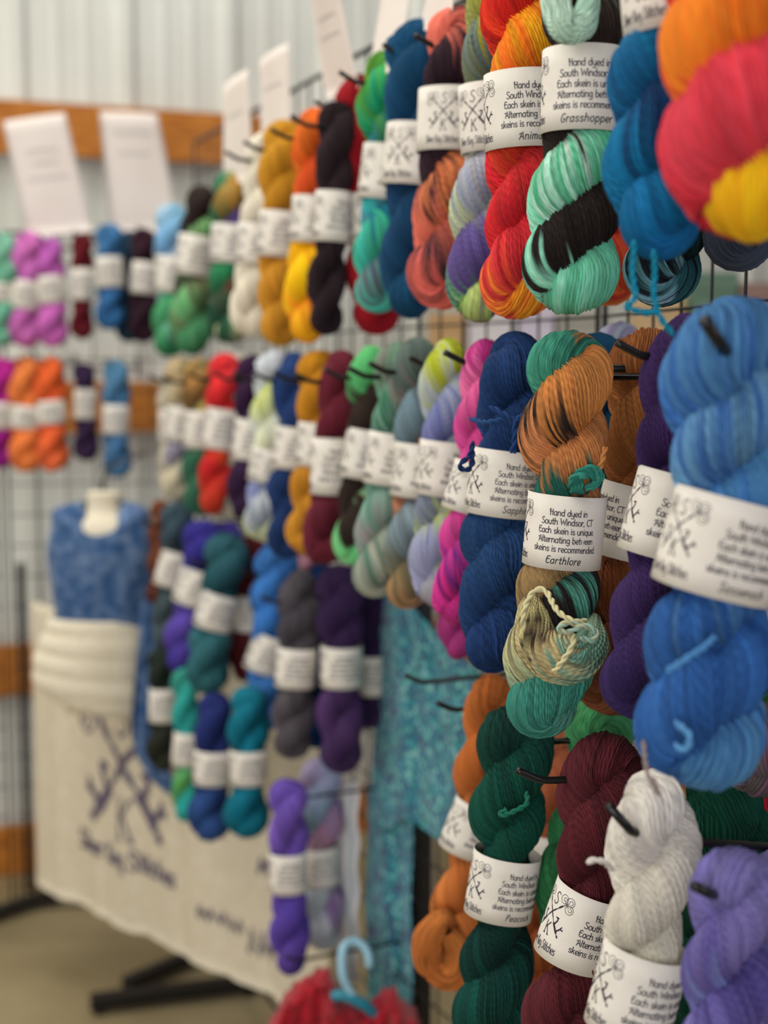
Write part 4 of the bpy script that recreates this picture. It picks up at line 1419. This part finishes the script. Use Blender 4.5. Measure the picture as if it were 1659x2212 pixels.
skein('grey blue and copper skein in the middle row', MID, 912, 728, 878, 1312, 96,
      [(0, (110, 130, 120)), (.1, (160, 130, 100)), (.2, (110, 130, 140)), (.32, (116, 140, 150)), (.55, (110, 90, 76)), (.7, (140, 160, 170)), (.8, (110, 110, 90)), (.9, (120, 110, 84)), (1, (180, 130, 90))],
      [(0, (110, 130, 120)), (.2, (90, 100, 96)), (.34, (150, 110, 84)), (.5, (80, 64, 56)), (.66, (196, 136, 100)), (.72, (90, 78, 66)), (.85, (130, 120, 90)), (1, (190, 140, 96))],
      (1012, 116, 3, 40), 2.1, .27, None, res='m', hk='black hook holding the grey blue and copper skein', mott=.2)
skein('sage grey and emerald skein in the middle row', MID, 866, 736, 806, 1284, 98,
      [(0, (150, 154, 140)), (.2, (140, 160, 146)), (.3, (50, 120, 90)), (.4, (120, 150, 136)), (.6, (120, 170, 150)), (.8, (150, 140, 140)), (.9, (90, 130, 110)), (1, (150, 160, 146))],
      [(0, (150, 154, 140)), (.25, (90, 150, 120)), (.5, (130, 160, 146)), (.7, (90, 150, 126)), (.85, (140, 150, 136)), (1, (160, 164, 150))],
      (988, 112, 2, 30), 2.1, .25, 1.73, res='m', hk='black hook holding the sage grey skein', mott=.25, flame=.06)
skein('spring green and espresso brown skein in the middle row', MID, 806, 744, 764, 1218, 90,
      [(0, (110, 206, 130)), (.14, (110, 200, 126)), (.2, (56, 44, 36)), (.36, (52, 40, 34)), (.56, (60, 46, 40)), (.62, (110, 190, 130)), (.68, (150, 180, 140)), (.74, (56, 44, 38)), (.88, (50, 40, 34)), (.94, (130, 206, 140)), (1, (120, 206, 136))],
      [(0, (110, 206, 130)), (.16, (100, 190, 120)), (.24, (60, 46, 38)), (.55, (54, 42, 36)), (.85, (48, 36, 32)), (.93, (110, 206, 136)), (1, (110, 206, 130))],
      (978, 106, 4, 30), 1.8, .3, 1.87, res='m', hk='black hook holding the spring green and brown skein')
skein('burgundy skein in the middle row', MID, 740, 755, 694, 1218, 88, [(122, 44, 60), (104, 34, 50), (112, 40, 56)], None, (1004, 122, -4, 22), 1.9, .3, None, res='m', hk='black hook holding the burgundy skein')
skein('mustard skein in the middle row', MID, 690, 754, 660, 1196, 84, [(206, 146, 34), (196, 136, 40), (206, 148, 50)], None, (957, 94, 0, 20), 2.3, .2, None, res='m', hk='black hook holding the middle row mustard skein', bow=.08)
skein('royal navy skein in the middle row', MID, 642, 757, 616, 1208, 80, [(44, 74, 130), (34, 60, 108), (32, 56, 100)], None, (965, 90, 3, 20), 1.9, .1, None, res='m', hk='black hook holding the royal navy skein')
skein('white, lime and periwinkle skein in the middle row', MID, 594, 758, 568, 1168, 80,
      [(0, (214, 220, 230)), (.15, (206, 212, 226)), (.25, (206, 216, 90)), (.35, (220, 226, 210)), (.7, (150, 160, 210)), (.8, (214, 220, 220)), (.92, (206, 214, 170)), (1, (200, 206, 190))],
      [(0, (214, 220, 230)), (.3, (216, 222, 216)), (.45, (230, 232, 200)), (.75, (226, 230, 226)), (.85, (150, 160, 180)), (1, (206, 214, 150))], (1003, 72, 5, 20), 2.3, .25, None, res='m', hk='black hook holding the white and lime skein')
skein('aubergine skein in the middle row', MID, 550, 764, 528, 1122, 68, [(64, 36, 72), (54, 30, 62)], None, (948, 88, 2, 20), 1.8, .2, None, res='f', hk='black hook holding the middle row aubergine skein')
skein('oatmeal grey skein in the middle row', MID, 524, 758, 490, 1125, 74, [(0, (190, 184, 170)), (.6, (200, 196, 176)), (.75, (160, 160, 140)), (1, (196, 190, 170))], None, (940, 90, 3, 20), 2.2, .2, 2.47, res='f')
skein('scarlet skein in the middle row', MID, 490, 762, 460, 1112, 70, [(0, (230, 60, 66)), (.3, (226, 50, 54)), (.58, (224, 90, 40)), (.7, (206, 40, 46)), (1, (214, 80, 44))], None, (925, 88, 3, 20), 1.9, .2, None, res='f', hk='black hook holding the scarlet skein')
skein('amber and pine green skein in the middle row', MID, 430, 770, 432, 1112, 68, [(0, (110, 130, 90)), (.15, (190, 140, 80)), (.28, (110, 84, 50)), (.4, (190, 170, 100)), (.58, (60, 110, 84)), (1, (60, 116, 90))], None, (926, 80, 2, 20), 2.1, .2, None, res='f', hk='black hook holding the amber and pine skein')
skein('tan and oat coloured skein at the far end of the middle row', MID, 396, 772, 380, 1086, 62, [(0, (206, 180, 140)), (.3, (190, 176, 140)), (.6, (150, 146, 170)), (.8, (214, 204, 176)), (1, (206, 196, 170))], None, (914, 74, 2, 20), 2.1, .2, None, res='f', hk='black hook holding the tan and oat skein')
skein('cream skein with grey tint beside the far end of the middle row', MID, 366, 800, 366, 1060, 46, [(190, 180, 160), (216, 206, 180), (206, 196, 170)], None, (918, 70, 0, 0), 2.0, .2, 2.92, res='f')

# ---- lower hooks on the far stretch
skein('dark violet skein with a full white label on the lower hooks', LOW, 736, 1216, 738, 1665, 92, [(0, (66, 46, 84)), (.3, (58, 38, 78)), (.75, (84, 56, 104)), (1, (66, 48, 84))], None, (1435, 90, 1, 0), 2.0, .2, 2.17, res='m', hk='black hook holding the dark violet lower skein')
skein('dark violet skein half hidden by the turquoise shawl', LOW, 806, 1232, 800, 1568, 62, [(62, 44, 82), (52, 34, 74), (70, 50, 92)], None, (1456, 88, 0, 0), 1.8, .1, 2.24, res='m')
skein('charcoal grey skein on the lower hooks', LOW, 652, 1230, 626, 1642, 88, [(0, (104, 98, 104)), (.3, (78, 74, 80)), (.7, (92, 86, 92)), (1, (84, 80, 86))], None, (1437, 88, 0, 0), 2.2, .25, 2.2, res='m', hk='black hook holding the charcoal grey skein', mott=.2)
skein('dark blue skein behind the charcoal one', LOW, 690, 1210, 682, 1615, 60, [(24, 60, 110), (20, 52, 100)], None, None, 1.8, .1, 2.3, res='f')
skein('azure blue skein with a tilted label on the lower hooks', LOW, 600, 1172, 560, 1585, 82, [(0, (70, 130, 196)), (.4, (60, 120, 190)), (.7, (64, 124, 190)), (1, (84, 140, 200))], None, (1408, 84, 14, 10), 2.3, .2, 2.42, res='f', hk='black hook holding the azure blue skein', mott=.2)
skein('oxblood skein on the lower hooks', LOW, 548, 1158, 526, 1470, 70, [(90, 26, 30), (80, 22, 26), (96, 30, 34)], None, (1322, 78, 0, 10), 1.8, .2, 2.5, res='f')
skein('sky blue skein beside the oxblood one', LOW, 590, 1168, 556, 1420, 66, [(76, 136, 196), (60, 116, 180), (70, 120, 180)], None, (1326, 76, 6, 10), 2.0, .2, 2.55, res='f')
skein('sea green blue skein with a dark sheen on the lower hooks', LOW, 492, 1150, 440, 1500, 84, [(0, (60, 110, 120)), (.3, (40, 88, 96)), (.6, (60, 116, 124)), (1, (50, 104, 108))], None, (1316, 80, 8, 10), 1.8, .25, 2.44, res='f', hk='black hook holding the sea green blue skein')
skein('violet indigo skein on the lower hooks', LOW, 446, 1120, 392, 1460, 84, [(0, (66, 58, 150)), (.35, (52, 44, 136)), (.65, (100, 80, 170)), (.85, (84, 66, 158)), (1, (60, 48, 140))], None, (1265, 80, 8, 10), 2.0, .22, 2.56, res='f', hk='black hook holding the violet indigo skein')
skein('violet indigo skein behind the sea green blue one', LOW, 498, 1126, 470, 1400, 66, [(80, 66, 160), (66, 54, 146)], None, None, 1.8, .2, 2.66, res='f')
skein('slate grey skein at the left end of the lower hooks', LOW, 384, 1084, 356, 1400, 62, [(0, (72, 92, 104)), (.4, (60, 78, 88)), (1, (80, 92, 90))], None, (1226, 78, 10, 10), 1.8, .2, 2.68, res='f', hk='black hook holding the slate grey lower skein')
skein('rust brown skein behind the slate grey one', LOW, 350, 1080, 338, 1340, 40, [(128, 72, 40), (120, 64, 36)], None, None, 1.8, .2, 2.80, res='f')
skein('ink navy skein low beside the banner', LOW, 466, 1490, 452, 1818, 84, [(0, (44, 56, 120)), (.5, (40, 56, 116)), (.8, (50, 84, 140)), (1, (50, 80, 134))], None, (1652, 76, 0, 0), 1.7, .2, 2.42, res='f')
skein('bright teal skein low beside the banner', LOW, 535, 1480, 538, 1808, 82, [(0, (20, 120, 140)), (.5, (16, 124, 146)), (1, (14, 110, 130))], None, (1652, 76, 0, 0), 1.7, .2, 2.36, res='f')
skein('aqua and lime skein at the left of the lowest trio', LOW, 402, 1440, 400, 1775, 56, [(0, (60, 150, 130)), (.2, (60, 180, 170)), (.55, (40, 150, 150)), (.75, (110, 180, 90)), (.85, (50, 170, 160)), (1, (50, 170, 160))], None, (1614, 74, 4, 0), 1.8, .2, 2.52, res='f')
skein('blackish green skein beside the blue lace tail', LOW, 350, 1400, 350, 1668, 56, [(40, 54, 44), (44, 46, 40), (50, 52, 40)], None, (1520, 74, 0, 0), 1.7, .2, 2.64, res='f')
skein('pink skein end peeping out below the burgundy one', LOW, 668, 1120, 664, 1235, 46, [(214, 160, 176), (206, 150, 166)], None, None, 1.5, .2, 2.3, res='f')
skein('purple skein hanging alone above the red shawl', LOW, 618, 1680, 628, 2106, 84, [(0, (110, 84, 176)), (.25, (130, 100, 190)), (.45, (104, 78, 172)), (.7, (96, 74, 166)), (1, (104, 78, 160))], None, (1878, 90, 0, 0), 1.9, .2, 2.18, res='m')
skein('pale lilac and grey skein behind the lone purple one', LOW, 690, 1636, 696, 2044, 84,
      [(0, (196, 190, 210)), (.15, (170, 180, 214)), (.3, (150, 180, 190)), (.45, (140, 116, 156)), (.7, (190, 200, 200)), (.85, (206, 214, 212)), (1, (200, 206, 206))],
      [(0, (190, 184, 206)), (.2, (180, 160, 206)), (.4, (170, 130, 150)), (.6, (196, 200, 204)), (.75, (150, 116, 166)), (.9, (190, 196, 200)), (1, (206, 210, 208))], (1864, 86, -3, 0), 1.9, .2, 2.27, res='m')
hook(P(668, 1722, 2.2), N_MID, 'bare black hook beside the lone purple skein', .13, .03, .0026)
hook(P(672, 2070, 2.12), N_MID, 'black hook that the light blue hanger hangs on', .20, .02, .0028)

# ---- lower hooks on the near stretch
r_, d_, _ = skein('burnt orange skein with a knotted end at lower centre', LOW, 1074, 1452, 962, 2135, 116, [(0, (196, 116, 56)), (.3, (190, 110, 52)), (.6, (206, 126, 64)), (1, (196, 120, 62))], None, (1782, 116, 12, 30), 2.5, .22, 1.56, res='h', mott=.18)
side_bundle(r_, None, [(975, 1985, d_ - .03), (950, 1990, d_ - .045), (925, 2030, d_ - .04), (930, 2075, d_ - .03), (965, 2090, d_ - .03), (985, 2050, d_ - .035), (965, 2010, d_ - .045)], [12, 24, 32, 36, 34, 28, 14], [(206, 130, 66), (190, 112, 54), (206, 130, 66)], 521, d_)
skein('rust orange skein behind the dark green one', LOW, 1196, 1560, 1150, 2180, 112, [(0, (206, 130, 96)), (.2, (196, 116, 80)), (.5, (160, 84, 50)), (1, (170, 96, 50))], None, (1838, 100, 2, 100), 2.3, .2, 1.56, res='m', text=False)
r_, d_, _ = skein('deep emerald skein with a legible label at lower centre', LOW, 1116, 1520, 1052, 2330, 152, [(0, (10, 60, 52)), (.3, (14, 82, 66)), (.6, (10, 58, 52)), (1, (20, 92, 80))], None, (1900, 145, 5, 38), 2.8, .21, 1.31, res='h', name='Peacock',
                  hk='black hook holding the deep emerald skein', mott=.2, hback=.16, hfront=-.002)
tie(r_, [(1138, 1712, d_ - .04), (1138, 1736, d_ - .05), (1112, 1752, d_ - .052), (1086, 1762, d_ - .052), (1082, 1756, d_ - .05), (1094, 1748, d_ - .05)], .0024, (30, 110, 90))
r_, d_, _ = skein('leaf green skein behind the burgundy one', LOW, 1308, 1506, 1218, 2040, 146, [(0, (90, 170, 116)), (.2, (80, 160, 104)), (.5, (60, 136, 84)), (1, (60, 130, 84))], None, None, 1.9, .2, 1.32, res='h', mott=.2)
skein('wine burgundy skein at lower right', LOW, 1318, 1580, 1196, 2420, 172, [(0, (98, 42, 50)), (.3, (94, 34, 42)), (.6, (98, 38, 46)), (1, (94, 38, 48))], None, (1988, 172, 11, 42), 2.46, .21, 1.17, res='h', hk='black hook in front of the wine burgundy skein', mott=.2, hfront=.06)
r_, d_, _ = skein('natural white skein at lower right', LOW, 1420, 1662, 1338, 2560, 196,
      [(0, (220, 214, 206)), (.2, (226, 220, 208)), (.5, (226, 220, 198)), (1, (220, 214, 206))], None, (2125, 200, 9, 40), 2.6, .27, 1.0, res='h', mott=.1)
tie(r_, [(1322, 1880, d_ - .03), (1304, 1862, d_ - .04), (1282, 1858, d_ - .04), (1268, 1864, d_ - .04)], .0022, (222, 214, 204))
skein('forest green skein behind the natural white one', LOW, 1572, 1640, 1540, 2300, 190, [(0, (16, 84, 66)), (.4, (14, 74, 56)), (1, (14, 70, 54))], None, None, 1.7, .12, 1.15, res='h', mott=.2, fat=1.08)
r_, d_, _ = skein('lavender blue skein in the bottom right corner', LOW, 1590, 1836, 1520, 2700, 190,
      [(0, (140, 134, 190)), (.15, (140, 130, 190)), (.28, (104, 92, 160)), (.38, (140, 160, 206)), (.55, (140, 140, 196)), (1, (130, 120, 186))],
      [(0, (140, 134, 190)), (.18, (126, 116, 182)), (.3, (88, 78, 146)), (.42, (120, 110, 176)), (.5, (150, 150, 200)), (1, (120, 110, 180))], None, 2.56, .18, .92, res='h', mott=.14)
skein('lavender skein cut off by the right edge', LOW, 1690, 1830, 1670, 2500, 130, [(130, 122, 176), (110, 104, 160)], None, None, 1.9, .2, 1.05, res='m')
skein('mauve and taupe skein at the right edge', LOW, 1672, 1180, 1640, 1716, 176, [(0, (120, 96, 110)), (.6, (124, 98, 112)), (.82, (110, 84, 100)), (.9, (104, 98, 96)), (1, (100, 96, 94))], None, None, 2.0, .1, 1.1, res='m')
skein('crimson red skein behind the forest green one', LOW, 1640, 1630, 1634, 2100, 150, [(206, 36, 60), (190, 26, 50)], None, None, 1.9, .2, 1.3, res='m')
M_NAVYCL = noise_mix_material('navy_cloth', (20, 22, 48), (28, 30, 60), 30, .9)
V, F = [], []
for i in range(13):
    for j in range(13):
        u, v = i / 12, j / 12
        V.append(tuple(P(1560 + 200 * u, 1950 + 330 * v, 1.14 + .012 * math.sin(u * 7) + .01 * math.sin(v * 5 + u * 3))))
for i in range(12):
    for j in range(12):
        F.append((i * 13 + j, i * 13 + j + 1, (i + 1) * 13 + j + 1, (i + 1) * 13 + j))
nb = add_obj('tote_bag', make_mesh('tote_bag', np.array(V), F), M_NAVYCL)
tag(nb, 'navy cloth bag with white print behind the lavender blue skein', 'bag')
sd = nb.modifiers.new('thick', 'SOLIDIFY'); sd.thickness = .02; sd.offset = -1
mb = MB()
for pts in ([(1662, 2076), (1640, 2088), (1640, 2104), (1662, 2112)], [(1664, 2140), (1636, 2128), (1632, 2150), (1652, 2170), (1640, 2190), (1664, 2206)]):
    mb.tube([tuple(P(x, y, 1.112)) for (x, y) in [tuple(q) for q in smooth_path(pts, 6)]], .0022, 8)
mb.tube([tuple(P(x, y, 1.122)) for (x, y) in ((1646, 1966), (1645, 1976), (1656, 1980))], .0008, 6)
mb.obj('white_print', M_WHITECL, nb)
# bare hooks
hook(P(914, 1474, 1.72), N_MID, 'upper of the two bare black hooks before the turquoise shawl', .17, .0, .0030)
hook(P(984, 1534, 1.62), N_MID, 'lower of the two bare black hooks before the turquoise shawl', .17, .0, .0032)
rod('long straight black hook right of the orange and teal skein', [(1262, 796, 1.235), (1425, 796, 1.262), (1640, 802, 1.31)])
rod('black hook poking through the big denim blue skein', [(1522, 692, .86), (1562, 752, .885), (1600, 790, .93), (1760, 800, 1.0)], .0042)
rod('black hook poking through the natural white skein', [(1314, 1740, .955), (1362, 1794, .965), (1410, 1812, 1.0), (1660, 1830, 1.06)], .0036)
rod('black hook poking through the lavender blue skein', [(1500, 1914, .88), (1532, 1930, .895), (1590, 1940, .93), (1750, 1945, 1.0)], .0036)
side_bundle(SK['grass'], 'pale mint fold of yarn', [(1196, -60, 1.09), (1204, 20, 1.075), (1226, 64, 1.07), (1258, 52, 1.075), (1276, -10, 1.09)], [26, 30, 32, 30, 22], [(0, (200, 226, 208)), (1, (176, 214, 190))], 611, 1.09)
